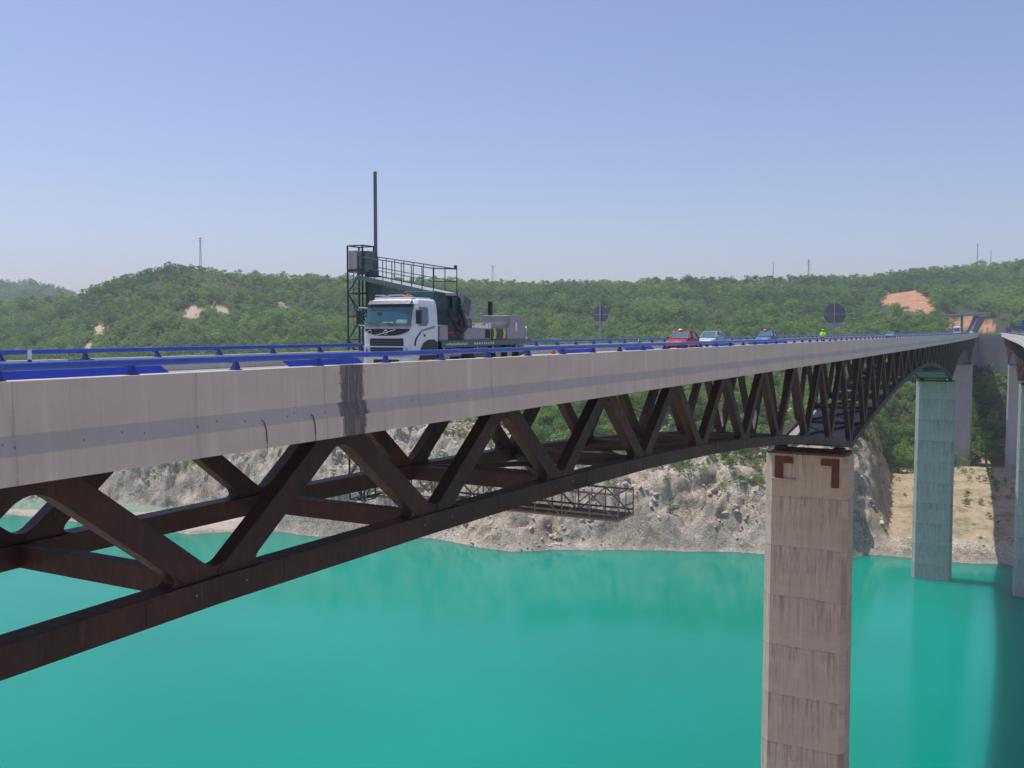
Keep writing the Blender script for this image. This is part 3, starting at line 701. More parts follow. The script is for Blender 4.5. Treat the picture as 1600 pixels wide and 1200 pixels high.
loft(cab, [cabring(z, af, hw) for z, af, hw in ((.42, .06, 1.2), (.9, 0, 1.24), (1.5, .0, 1.25), (1.92, .05, 1.25), (2.4, .15, 1.22), (2.88, .27, 1.17), (3.06, .42, 1.10), (3.12, .60, 1.02))])
cab.build('cab', M['white'], tr, bevel=.03)
wf = lambda z: np.interp(z, [.42, .9, 1.5, 1.92, 2.4, 2.88, 3.06], [.06, 0, 0, .05, .15, .27, .42])
def front(mb, b0, b1, z0, z1, out=.02, th=.05, inset=0.):    # panel on the cab front, curved
    n = 10; 
    for i in range(n):
        bb0 = b0 + (b1 - b0) * i / n; bb1 = b0 + (b1 - b0) * (i + 1) / n
        g = lambda b: -.05 * (1 - (b / 1.05) ** 2) + (max(0, abs(b) - 1.0) ** 2) * 2.2
        a = [wf(z0) + g(bb0) - out, wf(z0) + g(bb1) - out, wf(z1) + g(bb1) - out, wf(z1) + g(bb0) - out]
        p = [T(a[0], bb0, z0), T(a[1], bb1, z0), T(a[1] + th, bb1, z0), T(a[0] + th, bb0, z0), T(a[3], bb0, z1), T(a[2], bb1, z1), T(a[2] + th, bb1, z1), T(a[3] + th, bb0, z1)]
        mb.hexa(p)
    return mb
front(MB(), -1.10, 1.10, 2.02, 2.74).build('windscreen', M['glass'], tr)
front(MB(), -1.12, 1.12, 2.742, 2.87, .03).build('sun_visor_band', M['black'], tr)
front(MB(), -1.12, 1.12, 1.90, 2.018, .022).build('cowl', M['gbox_dark'], tr)
front(MB(), -1.10, 1.10, 1.80, 1.895, .05).build('bright_trim', M['gbox'], tr)
M['glass_reflection'] = worn('painted_glass_reflection', (.30, .52, .46), (.12, .30, .30), 3, .4)  # painted patches standing in for the bright reflection low on the windscreen
front(MB(), -.95, -.45, 2.035, 2.20, .028).build('windscreen_reflection', M['glass_reflection'], tr)
front(MB(), -.30, .25, 2.035, 2.11, .028).build('windscreen_reflection', M['glass_reflection'], tr)
front(MB(), .30, .52, 2.42, 2.52, .03).build('rear_view_mirror', M['black'], tr)
bp = MB(); n = 12
for i in range(n):
    b0 = -1.06 + 2.12 * i / n; b1 = -1.06 + 2.12 * (i + 1) / n; g = lambda b: 1.50 + .22 * (abs(b) / 1.06) ** 3; h = lambda b: -.05 * (1 - (b / 1.05) ** 2) - .018
    bp.hexa([T(h(b0), b0, g(b0)), T(h(b1), b1, g(b1)), T(h(b1) + .05, b1, g(b1)), T(h(b0) + .05, b0, g(b0)), T(h(b0) + .03, b0, 1.798), T(h(b1) + .03, b1, 1.798), T(h(b1) + .08, b1, 1.798), T(h(b0) + .08, b0, 1.798)])
bp.build('badge_panel', M['black'], tr)
em = MB(); em.tube([T(-.085, .09 * math.cos(a), 1.65 + .09 * math.sin(a)) for a in np.linspace(0, 2 * PI, 17)], .018, 5, False); em.beam(T(-.07, .48, 1.53), T(-.07, -.48, 1.77), .02, .03)
em.build('emblem', M['chrome'], tr)
MB().tube([T(-.06, .80 + .09 * math.cos(a), 1.66 + .09 * math.sin(a)) for a in np.linspace(0, 2 * PI, 17)], .012, 5, False).build('round_badge', M['chrome'], tr)
front(MB(), -.80, .80, 1.06, 1.38, .025).build('grille', M['black'], tr)
front(MB(), -.78, .78, .62, 1.0, .03).build('grille', M['black'], tr)
for z0_, zz_s in ((0, (.70, .80, .90)), (1, (1.14, 1.26))):
    for z in zz_s: front(MB(), -.72, .72, z, z + .025, .05).build('grille_slat', M['gbox_dark'], tr)

front(MB(), -1.16, 1.16, 1.0, 1.045, .07).build('bright_trim', M['white'], tr)
front(MB(), -1.18, 1.18, .22, .58, .07, .25).build('bumper', M['white'], tr, bevel=.02)
front(MB(), -.62, .62, .24, .47, .085).build('lower_grille', M['black'], tr)
for sg in (-1, 1):
    hl = MB(); b0, b1 = sorted((sg * .84, sg * 1.15)); front(hl, b0, b1, .60, .97, .03); h_ = hl.build('headlight', M['lamp'], tr)
    x = MB(); b0, b1 = sorted((sg * .93, sg * 1.0)); front(x, b0, b1, .66, .92, .045); x.build('lamp_divider', M['gbox_dark'], h_, base=tr.location)
    mr = MB(); bb = sg * 1.42
    mr.box((.05, min(sg * 1.34, sg * 1.56), 2.02), (.22, max(sg * 1.34, sg * 1.56), 2.62), T); mo = mr.build('mirror', M['black'], tr, bevel=.04)
    am_ = MB(); am_.tube([T(.35, sg * 1.18, 2.72), T(.12, sg * 1.45, 2.74), T(.12, sg * 1.45, 2.60)], .022, 6); am_.tube([T(.35, sg * 1.22, 1.95), T(.12, sg * 1.45, 1.96), T(.12, sg * 1.45, 2.05)], .022, 6)
    am_.build('mirror_arm', M['white'], tr)
# sides of the cab: door seam, window, step, arch
SP = lambda a, z, o=0: T(a, -np.interp(z, [.42, .9, 1.5, 1.92, 2.4, 2.88], [1.2, 1.24, 1.25, 1.25, 1.22, 1.17]) - .012 - o, z)
def sidepoly(pts, m, nm, th=.03, sgn=-1):
    for sg in (-1, 1):
        mb = MB(); P = []
        for a, z in pts:
            w = np.interp(z, [.42, .9, 1.5, 1.92, 2.4, 2.88], [1.2, 1.24, 1.25, 1.25, 1.22, 1.17]) + .012; P.append(T(a, sg * w, z))
        mb.prism(P, (T(0, sg * -th, 0) - T(0, 0, 0))); mb.build(nm, m, tr)
sidepoly([(.42, 2.05), (.34, 1.92), (1.10, 1.92), (1.28, 2.12), (1.30, 2.74), (.52, 2.76)], M['glass'], 'side_window')
sidepoly([(.55, .45), (.62, .95), (.85, 1.2), (1.25, 1.33), (1.75, 1.33), (2.0, 1.2), (2.04, .45)], M['black'], 'wheel_arch')
sidepoly([(.20, 1.05), (.30, 1.35), (.62, 1.62), (.60, 1.70), (.24, 1.42), (.14, 1.1)], M['black'], 'door_crease')
sidepoly([(.85, 1.46), (1.0, 1.46), (1.0, 1.56), (.85, 1.56)], M['black'], 'door_handle')
gt = MB()
for k in range(9):
    a = .62 + k * .13; z = 1.66 + k * .022; gt.prism([SP(a, z, .004), SP(a + .07, z, .004), SP(a + .10, z + .10, .004), SP(a + .03, z + .10, .004)], T(0, .006, 0) - T(0, 0, 0))
M['lettergreen'] = mat('green_lettering', (.03, .30, .14), .5); gt.build('green_lettering', M['lettergreen'], tr)
rf = MB(); rf.box((.55, -.95, 3.12), (1.95, .95, 3.18), T); rf.build('roof_hatch', M['white'], tr, bevel=.02)
front(MB(), -1.02, 1.02, 2.88, 3.04, .10, .12).build('sun_visor', M['gbox_dark'], tr)
rb = MB(); rb.tube([T(.7, -.8, 3.24), T(.7, .8, 3.24)], .03, 6); rb.build('roof_bar', M['gbox'], tr)
bc = MB()
for b in (-.62,): bc.tube([T(.7, b, 3.15), T(.7, b, 3.34)], .08, 10)
bc.build('roof_beacon', M['orange'], tr, smooth=False)
for b in (.85, .2, -.1): MB().box((.62, b - .22, 3.26), (.86, b + .10, 3.31), T).build('roof_light', M['lamp'], tr)
for b in (-.55, .35):
    MB().tube([T(-.06, b, 1.93), T(-.02, b + .25, 2.02), T(.0, b + .55, 2.06)], .012, 5).build('wiper', M['black'], tr)
# chassis + platform
MB().box((2.05, -.45, .62), (13.0, .45, .95), T).build('chassis', M['black'], tr)
MB().box((2.45, -1.25, 1.20), (13.3, 1.25, 1.27), T).build('platform', M['platform'], tr)
MB().hexa([T(2.45, -1.25, .93), T(12.3, -1.25, 1.02), T(12.3, -1.20, 1.02), T(2.45, -1.20, .93), T(2.45, -1.25, 1.198), T(13.2, -1.25, 1.198), T(13.2, -1.20, 1.198), T(2.45, -1.20, 1.198)]).build('side_skirt', M['platform'], tr)
MB().hexa([T(2.45, 1.20, .93), T(12.3, 1.20, 1.02), T(12.3, 1.25, 1.02), T(2.45, 1.25, .93), T(2.45, 1.20, 1.198), T(13.2, 1.20, 1.198), T(13.2, 1.25, 1.198), T(2.45, 1.25, 1.198)]).build('side_skirt', M['platform'], tr)
tx = MB()
for k in range(15): tx.box((2.9 + k * .15, -1.258, 1.04 + .01 * (k % 3)), (3.0 + k * .15, -1.252, 1.13 + .02 * ((k * 7) % 3)), T)
for k in range(9): tx.box((5.9 + k * .27, -1.258, 1.05), (6.06 + k * .27, -1.252, 1.16), T)
tx.build('white_lettering', M['line'], tr)
for a0, a1, nm, z0 in ((5.9, 7.6, 'side_box', .42), (11.6, 12.3, 'side_box', .5)): MB().box((a0, -1.22, z0), (a1, -.5, .95), T).build(nm, M['platform'], tr, bevel=.02)
MB().box((3.3, -1.2, .5), (4.6, -.6, .9), T).build('fuel_tank', M['gbox'], tr, bevel=.05)
wheels = [(1.45, 1), (3.9 - .9, 0), (8.9, 1), (10.35, 1)]
def wheel(a, b, r=.52, w=.30):
    o_ = MB(); P = T(a, b, r / .945); ax = (T(a, b + 1, r / .945) - P).normalized()
    o_.tube([P - ax * w / 2, P - ax * w * .42, P + ax * w * .42, P + ax * w / 2], [r * .9, r, r, r * .9], 20); tyo = o_.build('wheel', M['tyre'], tr, smooth=False)
    h = MB(); h.tube([P - ax * (w / 2 + .015), P + ax * (w / 2 + .015)], r * .52, 14); h.build('rim', M['rim'], tyo, base=tr.location)
for a, _ in wheels:
    for b in (-1.04, 1.04): wheel(a, b)
for a in (2.6, 6.2, 8.1, 11.2): MB().tube([T(a, -1.27, .90), T(a, -1.24, .90)], .06, 8).build('side_marker_light', M['orange'], tr)
MB().box((2.35, -1.2, 1.275), (3.15, -.4, 1.98), T).build('cabinet', M['gbox'], tr, bevel=.02)
MB().box((2.45, .1, 1.275), (4.2, 1.2, 2.1), T).build('cabinet', M['black'], tr, bevel=.02)
MB().box((3.25, -1.15, 1.275), (4.2, -.6, 1.55), T).build('valve_block', M['black'], tr, bevel=.02)
for k in range(5): MB().tube([T(3.35 + k * .18, -1.0, 1.55), T(3.35 + k * .18, -1.0, 1.68)], .06, 6).build('valve_cap', M['red'], tr)
MB().box((4.9, -1.2, 1.275), (11.6, .9, 1.86), T).build('machinery_housing', M['gbox'], tr, bevel=.03)
MB().box((8.6, -1.0, 1.862), (11.6, .6, 2.12), T).build('machinery_housing', M['gbox'], tr, bevel=.03)
MB().box((10.4, -1.22, 1.275), (12.5, .4, 2.52), T).build('tall_cabinet', M['gbox'], tr, bevel=.03)
MB().box((11.1, -1.235, 1.70), (11.32, -1.221, 2.15), T).build('cabinet_vent', M['white'], tr)
MB().box((12.0, .5, 1.275), (12.2, .7, 3.3), T).build('exhaust_stack', M['black'], tr)
hz = MB(); hz.box((8.0, -1.24, 1.30), (9.9, -1.222, 1.84), T); hz.build('hazard_board', M['green'], tr)
for a0 in (8.15, 9.35):
    y_ = MB(); y_.prism([T(a0, -1.255, 1.32), T(a0 + .3, -1.255, 1.32), T(a0 + .42, -1.255, 1.6), T(a0 + .3, -1.255, 1.83), T(a0, -1.255, 1.83), T(a0 + .12, -1.255, 1.6)], T(0, .01, 0) - T(0, 0, 0)); y_.build('chevron', M['yellow'], tr)
vt = MB()
for k in range(5): vt.box((7.3 + k * .12, -1.222, 1.36), (7.36 + k * .12, -1.203, 1.78), T)
vt.build('vent_slots', M['black'], tr)
MB().box((5.0, -1.05, 2.30), (6.5, .3, 2.98), T).build('upper_cabinet', M['gbox'], tr, bevel=.02)
mb = MB(); mb.box((5.1, -.95, 1.862), (6.3, .2, 2.30), T); mb.build('cabinet_stand', M['gbox_dark'], tr)
MB().box((4.95, -1.25, 1.95), (5.35, -1.06, 2.12), T).build('warning_light', M['red'], tr, bevel=.02)
pm = MB(); pm.tube([T(9.0, -.3, 2.28), T(9.0, -.3, 3.0)], .04, 6); pm.tube([T(8.2, -.3, 2.95), T(9.6, -.3, 2.95)], .03, 6); pm.tube([T(7.3, -.3, 2.9), T(8.4, -.3, 2.9)], .03, 6); pm.build('pipe_frame', M['gbox'], tr)
tp = MB()
for k in range(9): tp.tube([T(6.6 + k * .4, -.9, 1.86), T(6.6 + k * .4, -.9, 2.0 + .06 * (k % 3))], .07, 6)
tp.build('tie_down_cleats', M['chrome'], tr)
MB().tube([T(12.6, -.9, 1.27), T(12.6, -.9, 2.35), T(12.5, -.9, 2.42)], .05, 6).build('rear_pipe', M['white'], tr)
MB().tube([T(13.0, -1.1, 1.27), T(13.0, -1.1, 1.85), T(12.9, -1.1, 1.92)], .04, 6).build('rear_lamp_post', M['white'], tr)
MB().tube([T(13.2, -1.15, 1.28), T(13.2, -1.15, 1.42)], .08, 8).build('rear_beacon', M['orange'], tr)
MB().hexa([T(11.8, -1.1, .35), T(13.2, -1.1, .55), T(13.2, 1.1, .55), T(11.8, 1.1, .35), T(11.8, -1.1, .5), T(13.25, -1.1, .66), T(13.25, 1.1, .66), T(11.8, 1.1, .5)]).build('rear_guard', M['black'], tr)
# turret and boom
def Wp(s, q, z): return B(s, q, z)
tu = MB()
pr_ = [(35.0, 1.22), (36.4, 1.22), (36.6, 2.0), (37.2, 2.3), (37.2, 3.0), (36.6, 3.22), (34.8, 3.35), (34.6, 2.7), (34.9, 2.3)]
MB().prism([Wp(s, 23.0, z) for s, z in pr_], Wp(0, 24.7, 0) - Wp(0, 23.0, 0)).build('turret', M['green'], tr, bevel=.03)
MB().hexa([Wp(36.7, 22.8, 2.6), Wp(37.3, 22.8, 2.3), Wp(37.3, 24.8, 2.3), Wp(36.7, 24.8, 2.6), Wp(36.9, 22.8, 3.22), Wp(37.5, 22.8, 2.98), Wp(37.5, 24.8, 2.98), Wp(36.9, 24.8, 3.22)]).build('turret_cover', M['platform'], tr)
ho = MB()
for k, r_2 in enumerate((0, .12, .24)):
    ho.tube([Wp(35.45 + k * .05, 22.7, 2.6), Wp(35.4 + k * .05, 22.5, 2.1), Wp(35.5 + k * .05, 22.35, 1.75), Wp(35.9, 22.3, 1.56 + k * .05), Wp(36.3 - k * .05, 22.35, 1.75), Wp(36.45 - k * .05, 22.5, 2.1), Wp(36.4 - k * .05, 22.7, 2.6)], .08, 7)
ho.build('hydraulic_hoses', M['black'], tr)
BA, BB_ = (41.9, 32.0, 4.50), (35.6, 23.0, 3.22)
P, Q = Wp(*BA), Wp(*BB_); dn = Vector((0, 0, 1))
MB().hexa([P + Vector((.3, .3, -1.9)), Q + Vector((.3, .3, -1.0)), Q + Vector((-.3, 1.1, -1.0)), P + Vector((-.3, 1.1, -1.9)), P + Vector((.3, .3, -.1)), Q + Vector((.3, .3, -.1)), Q + Vector((-.3, 1.1, -.1)), P + Vector((-.3, 1.1, -.1))]).build('boom', M['green'], tr, bevel=.02)
wk = MB(); wk.beam(P, Q, 1.1, .12); wk.build('boom_walkway', M['gbox'], tr)
wk = MB(); sd = (Q - P).normalized().cross(Vector((0, 0, 1))); 
for sg in (-1, 1): wk.beam(P + sd * sg * .58, Q + sd * sg * .58, .05, .24)
wk.build('toe_board', M['green'], tr)
rl = MB()
for sg in (-1, 1):
    o1 = sd * sg * .56; up = Vector((0, 0, 1.12)); um = Vector((0, 0, .56))
    rl.beam(P + o1 + up, Q + o1 + up, .045, .045); rl.beam(P + o1 + um, Q + o1 + um, .035, .035)
    for k in range(9): A = P + (Q - P) * k / 8 + o1; rl.beam(A, A + up, .04, .04)
rl.beam(Q + sd * .56 + up, Q - sd * .56 + up, .045, .045); rl.beam(Q + sd * .56 + um, Q - sd * .56 + um, .035, .035)
rl.build('boom_handrail', M['green'], tr)
MB().tube([Q + up + sd * -.5, Q + up + sd * -.5 + Vector((0, 0, .16))], .07, 6).build('boom_lamp', M['black'], tr)
# tower over the far edge, going down below the deck
TA0, TA1, TQ0, TQ1 = 41.4, 42.4, 32.0, 33.0
tw = MB(); legs = [(TA0, TQ0), (TA1, TQ0), (TA1, TQ1), (TA0, TQ1)]
zt_, zb_ = 6.2, -7.6
for s, q in legs: tw.beam(Wp(s, q, zb_), Wp(s, q, zt_), .09, .09, Vector((1, 0, 0)))
tw.build('tower_legs', M['green'], tr)
tb = MB(); zs = list(np.arange(zb_, zt_ - 1.2, 1.25)) + [zt_ - 1.35, zt_]
for i, z in enumerate(zs):
    for k in range(4):
        a, b = legs[k], legs[(k + 1) % 4]; tb.beam(Wp(*a, z), Wp(*b, z), .05, .06)
        if i < len(zs) - 2:
            if (i + k) % 2: a, b = b, a
            tb.beam(Wp(*a, z), Wp(*b, zs[i + 1]), .05, .05)
tb.build('tower_bracing', M['green'], tr)
MB().box((TA0 + .05, TQ0 + .42, 4.75), (TA1 - .06, TQ1 - .04, 5.95), Wp).build('tower_cabinet', M['pylon'], tr, bevel=.02)
MB().box((TA0 + .05, TQ0 - .30, 4.75), (TA1 - .1, TQ0 + .40, 5.9), Wp).build('tower_cabinet', M['gbox_dark'], tr, bevel=.02)
tcol = MB(); tcol.box((41.6, 31.66, .8), (42.4, 31.96, 4.9), Wp); tcol.box((41.5, 30.6, 3.2), (42.2, 31.6, 4.3), Wp); tcol.build('lift_column', M['green'], tr)
ld = MB()
for s in (41.65, 42.05): ld.beam(Wp(s, 32.8, -6), Wp(s, 32.8, 5), .04, .04, Vector((1, 0, 0)))
for z in np.arange(-6, 5, .3): ld.beam(Wp(41.65, 32.8, z), Wp(42.05, 32.8, z), .025, .025)
ld.build('ladder', M['alu'], tr)
MB().beam(Wp(42.25, 31.75, 4.2), Wp(42.25, 31.75, 10.2), .17, .17, Vector((1, 0, 0))).build('mast', M['signback'], tr)
# walkway under the deck
uw = MB(); s0_, s1_ = 43.2, 45.2; qa, qb = 17.9, 33.2; zf = EYE - 9.35; zh = EYE - 8.02
uw.box((s0_, qa, zf), (s1_, qb, zf + .14), Wp); uw.build('underbridge_floor', M['alu'], tr)
uf = MB()
for s in (s0_, s1_):
    for z in (zf + .05, zf + .32, zh): uf.beam(Wp(s, qa, z), Wp(s, qb, z), .07, .09)
    n = 10; st = (qb - qa) / n
    for k in range(n + 1):
        q = qa + k * st; uf.beam(Wp(s, q, zf), Wp(s, q, zh), .07, .07, Vector((1, 0, 0)))
        if k < n:
            a, b = (zf, zh) if k % 2 == 0 else (zh, zf); uf.beam(Wp(s, q, a), Wp(s, q + st, b), .06, .06)
            uf.beam(Wp(s, q + st / 2, zf), Wp(s, q + st / 2, zh), .03, .03, Vector((1, 0, 0)))
for z in (zf + .1, (zf + zh) / 2, zh + .1): uf.beam(Wp(s0_, qa, z), Wp(s1_, qa, z), .07, .07)
uf.beam(Wp(44.2, qa, zf), Wp(44.2, qa, zh), .05, .05, Vector((1, 0, 0)))
for k in range(6): z = zf; 
uf.build('underbridge_handrail', M['alu'], tr)
cn = MB(); cn.beam(Wp(41.5, 32.5, -7.55), Wp(44.9, 32.5, -7.6), .12, .16); cn.beam(Wp(43, 32.5, -6.4), Wp(44.8, 32.5, -7.6), .15, .15); cn.build('tower_bracket', M['green'], tr)
# ------------------------------------------------------------------ cars
def car(px_, q, name, label, paint, beacon=None, L=4.35, Wd=1.8, H=1.5, estate=.25, near=None):
    s = s_of(px_, q); hw = Wd / 2; r = thing(name, label, 'car', B(s, q, 0), 'cars on the viaduct')
    T = lambda a, b, z: B(s + a - L / 2, q + b, z)        # a from the nose backwards
    body = MB(); secs = []
    for a, zl, zh, w in ((0, .38, .62, .70), (.12, .24, .74, .86), (.45, .2, .84, .96), (1.05, .2, .95, 1.), (1.3, .2, 1.0, 1.), (2.6, .2, 1.0, 1.), (3.6, .2, 1.0, .99), (L - .25, .26, .98, .95), (L, .40, .85, .84)):
        w *= hw; secs.append([T(a, -w * .93, zl), T(a, -w, (zl + zh) / 2), T(a, -w * .96, zh - .06), T(a, -w * .82, zh), T(a, w * .82, zh), T(a, w * .96, zh - .06), T(a, w, (zl + zh) / 2), T(a, w * .93, zl)])
    loft(body, secs); body.build('body', paint, r, smooth=False, bevel=.02)
    ro = MB(); secs = []
    e = L - .35
    for a, z, w in ((1.78, H - .03, .66), (2.2, H, .70), (e - .9, H - .01, .69), (e - .45, H - .08, .66)): secs.append([T(a, -w * hw, z - .05), T(a, -w * hw * .9, z), T(a, w * hw * .9, z), T(a, w * hw, z - .05)])
    loft(ro, secs); ro.build('roof', paint, r)
    gl = MB(); lo_ = .99; sec2 = [[T(1.02, -.86 * hw, lo_), T(1.02, .86 * hw, lo_), T(1.80, .66 * hw, H - .04), T(1.80, -.66 * hw, H - .04)]]
    gl.add([T(1.0, -.88 * hw, lo_), T(1.0, .88 * hw, lo_), T(e + .1, .86 * hw, lo_), T(e + .1, -.86 * hw, lo_), T(1.80, -.655 * hw, H - .045), T(1.80, .655 * hw, H - .045), T(e - .45, .64 * hw, H - .12), T(e - .45, -.64 * hw, H - .12)],
           [(0, 1, 5, 4), (1, 2, 6, 5), (2, 3, 7, 6), (3, 0, 4, 7), (0, 3, 2, 1), (4, 5, 6, 7)])
    gl.build('windows', M['glass'], r)
    for sg in (-1, 1):
        pl = MB()
        pl.beam(T(1.0, sg * .89 * hw, lo_), T(1.8, sg * .665 * hw, H - .03), .06, .05); pl.beam(T(2.45, sg * .885 * hw, lo_), T(2.45, sg * .665 * hw, H - .03), .06, .08); pl.beam(T(e + .12, sg * .87 * hw, lo_), T(e - .45, sg * .65 * hw, H - .1), .08, .12)
        pl.build('pillars', paint, r)
        MB().box((1.15, min(sg * hw, sg * (hw + .2)), .98), (1.32, max(sg * hw, sg * (hw + .2)), 1.13), T).build('mirror', paint, r, bevel=.03)
        MB().hexa([T(.10, sg * .52 * hw, .60), T(.28, sg * .95 * hw, .62), T(.36, sg * .93 * hw, .62), T(.18, sg * .52 * hw, .60), T(.16, sg * .52 * hw, .73), T(.34, sg * .93 * hw, .76), T(.40, sg * .92 * hw, .76), T(.22, sg * .52 * hw, .73)]).build('headlight', M['lamp'], r)
        for a in (.82, L - .8):
            P = T(a, sg * (hw - .08), .32); ax = (T(a, sg * (hw + 1), .32) - P).normalized(); w_ = MB(); w_.tube([P - ax * .1, P + ax * .10], .32, 16); wo = w_.build('wheel', M['tyre'], r)
            h_ = MB(); h_.tube([P, P + ax * .115], .2, 10); h_.build('rim', M['rim'], wo, base=r.location)
    MB().box((-.02, -.5 * hw, .30), (.1, .5 * hw, .52), T).build('grille', M['black'], r)
    MB().box((-.035, -.26, .42), (-.021, .26, .53), T).build('number_plate', M['white'], r)
    if beacon:
        b_ = MB(); b_.tube([T(1.95, .15, H), T(1.95, .15, H + .10), T(1.95, .15, H + .2)], [.24, .22, .1], 10); b_.build('roof_beacon', M[beacon], r)
    return r
car(1067, 26.6, 'parked_car', 'red car with an orange roof beacon standing behind the inspection truck', M['carred'], 'orange', H=1.60)
car(1111, 28.6, 'parked_car', 'silver car standing just right of and behind the red car', M['carsilver'], None, H=1.60, L=4.2)
car(1198, 28.3, 'parked_car', 'blue car with a red roof beacon, rightmost of the three near cars', M['carblue'], 'red', H=1.62)
car(1391, 27.5, 'parked_car', 'small teal car far along the viaduct, between the round sign and the bus', M['carteal'], None, H=1.5)
car(1521, 22.5, 'distant_car', 'tiny white car at the far end of the viaduct just right of the bus', M['white'], None)
# bus
s = s_of(1501, 25.5) - 60; r = thing('white_bus', 'white coach coming along the far end of the viaduct beneath the overpass', 'bus', B(s, 25, 0))
Tb = lambda a, b, z: B(s + a, 25 + b, z)
bm_ = MB(); loft(bm_, [[Tb(a, -w, .35), Tb(a, -w, h - .3), Tb(a, -w * .8, h), Tb(a, w * .8, h), Tb(a, w, h - .3), Tb(a, w, .35)] for a, w, h in ((0, 1.18, 3.2), (.25, 1.28, 3.5), (11.8, 1.28, 3.5), (12, 1.2, 3.4))])
bm_.build('body', M['white'], r)
MB().box((-.04, -1.1, 1.35), (.05, 1.1, 2.75), Tb).build('windscreen', M['glass'], r)
for sg in (-1, 1):
    MB().box((.6, min(sg * 1.281, sg * 1.30), 1.7), (11.4, max(sg * 1.281, sg * 1.30), 2.7), Tb).build('side_windows', M['glass'], r)
    MB().box((-.05, min(sg * .7, sg * 1.05), .6), (.02, max(sg * .7, sg * 1.05), .85), Tb).build('headlight', M['lamp'], r)
    for a in (2.5, 8.5): P = Tb(a, sg * 1.05, .5); ax = (Tb(a, sg * 2, .5) - P).normalized(); MB().tube([P - ax * .15, P + ax * .2], .5, 14).build('wheel', M['tyre'], r)
# blue lorry far away on second carriageway
s = 520; r = thing('blue_lorry', 'dark lorry with a blue box leaving on the second carriageway beyond the viaducts', 'lorry', B2(s, 5, 0))
s = 640; Tl = lambda a, b, z: B2(s + a, 4 + b, z); r.location = B2(s, 4, 0); r['_b'] = list(r.location)
MB().box((0, -1.25, 1.0), (7, 1.25, 3.8), Tl).build('cargo_box', M['blue_dark'], r, bevel=.03); MB().box((7.2, -1.2, .6), (9.2, 1.2, 3.1), Tl).build('cab', M['white'], r, bevel=.1)
for a in (1.5, 2.8, 8.2):
    for sg in (-1, 1): P = Tl(a, sg * 1., .5); ax = (Tl(a, sg * 2, .5) - P).normalized(); MB().tube([P - ax * .15, P + ax * .15], .5, 12).build('wheel', M['tyre'], r)
# blue direction sign at the right edge
s = 380; gr = thing('direction_sign', 'blue direction sign over the second carriageway at the right edge', 'road sign', B2(s, -0.2, 0))
gp = Vector(((1600 - 800) / 1500 * 330, 330, 0)); gr.location = gp; gr['_b'] = list(gp)
MB().box((gp.x - .9, gp.y - .08, 1.8), (gp.x + 3.6, gp.y, 5.4)).build('panel', M['blue_panel'], gr)
MB().box((gp.x + .3, gp.y + .001, -.3), (gp.x + .5, gp.y + .15, 5.2)).build('post', M['signframe'], gr); MB().box((gp.x + 2.6, gp.y + .001, -.3), (gp.x + 2.8, gp.y + .15, 5.2)).build('post', M['signframe'], gr)
# ------------------------------------------------------------------ worker
def person(P, ang, label):
    r = thing('person', label, 'person', P)
    me = bpy.data.meshes.new('body'); V = {'pel': (0, 0, .95), 'wai': (0, 0, 1.1), 'che': (0, 0, 1.35), 'nek': (0, 0, 1.5), 'hed': (0, .02, 1.62), 'top': (0, .02, 1.74),
         'shl': (.19, 0, 1.43), 'ell': (.27, .02, 1.16), 'hal': (.26, .14, .95), 'shr': (-.19, 0, 1.43), 'elr': (-.28, .02, 1.16), 'har': (-.25, .12, .93),
         'hil': (.1, 0, .9), 'knl': (.12, .03, .5), 'anl': (.13, 0, .09), 'tol': (.14, .18, .04), 'hir': (-.1, 0, .9), 'knr': (-.12, .05, .5), 'anr': (-.14, -.02, .09), 'tor': (-.15, .16, .04)}
    rad = dict(pel=.14, wai=.13, che=.16, nek=.06, hed=.095, top=.07, shl=.07, ell=.05, hal=.035, shr=.07, elr=.05, har=.035, hil=.1, knl=.07, anl=.05, tol=.04, hir=.1, knr=.07, anr=.05, tor=.04)
    E = [('pel', 'wai'), ('wai', 'che'), ('che', 'nek'), ('nek', 'hed'), ('hed', 'top'), ('che', 'shl'), ('shl', 'ell'), ('ell', 'hal'), ('che', 'shr'), ('shr', 'elr'), ('elr', 'har'),
         ('pel', 'hil'), ('hil', 'knl'), ('knl', 'anl'), ('anl', 'tol'), ('pel', 'hir'), ('hir', 'knr'), ('knr', 'anr'), ('anr', 'tor')]
    ks = list(V); me.from_pydata([V[k] for k in ks], [(ks.index(a), ks.index(b)) for a, b in E], []); me.materials.append(M['navy'])
    o = bpy.data.objects.new('body', me); C.objects.link(o); o.parent = r; sk = o.modifiers.new('s', 'SKIN'); me.skin_vertices or None
    for i, k in enumerate(ks): me.skin_vertices[0].data[i].radius = (rad[k], rad[k]); me.skin_vertices[0].data[i].use_root = k == 'pel'
    o.modifiers.new('u', 'SUBSURF').render_levels = 2
    r.rotation_euler.z = ang
    j = MB(); j.tube([(0, 0, .92), (0, 0, 1.1), (0, 0, 1.36), (0, 0, 1.5)], [.18, .17, .22, .10], 12); j.build('jacket', M['hivis'], r, base=(0, 0, 0), smooth=True)
    for sg in (-1, 1): MB().tube([(sg * .18, 0, 1.46), (sg * .27, .02, 1.16), (sg * .26, .13, .97)], [.085, .07, .055], 8).build('sleeve', M['hivis'], r, base=(0, 0, 0), smooth=True)
    hd = MB(); hd.tube([(0, .02, 1.53), (0, .03, 1.6), (0, .02, 1.7), (0, .02, 1.76)], [.07, .10, .105, .04], 12); hd.build('head', M['skin'], r, base=(0, 0, 0), smooth=True)
    hh = MB(); hh.tube([(0, .02, 1.69), (0, .02, 1.75), (0, .02, 1.80)], [.135, .115, .05], 12); hh.build('helmet', M['hivis'], r, base=(0, 0, 0), smooth=True)
s = s_of(1285, 22)
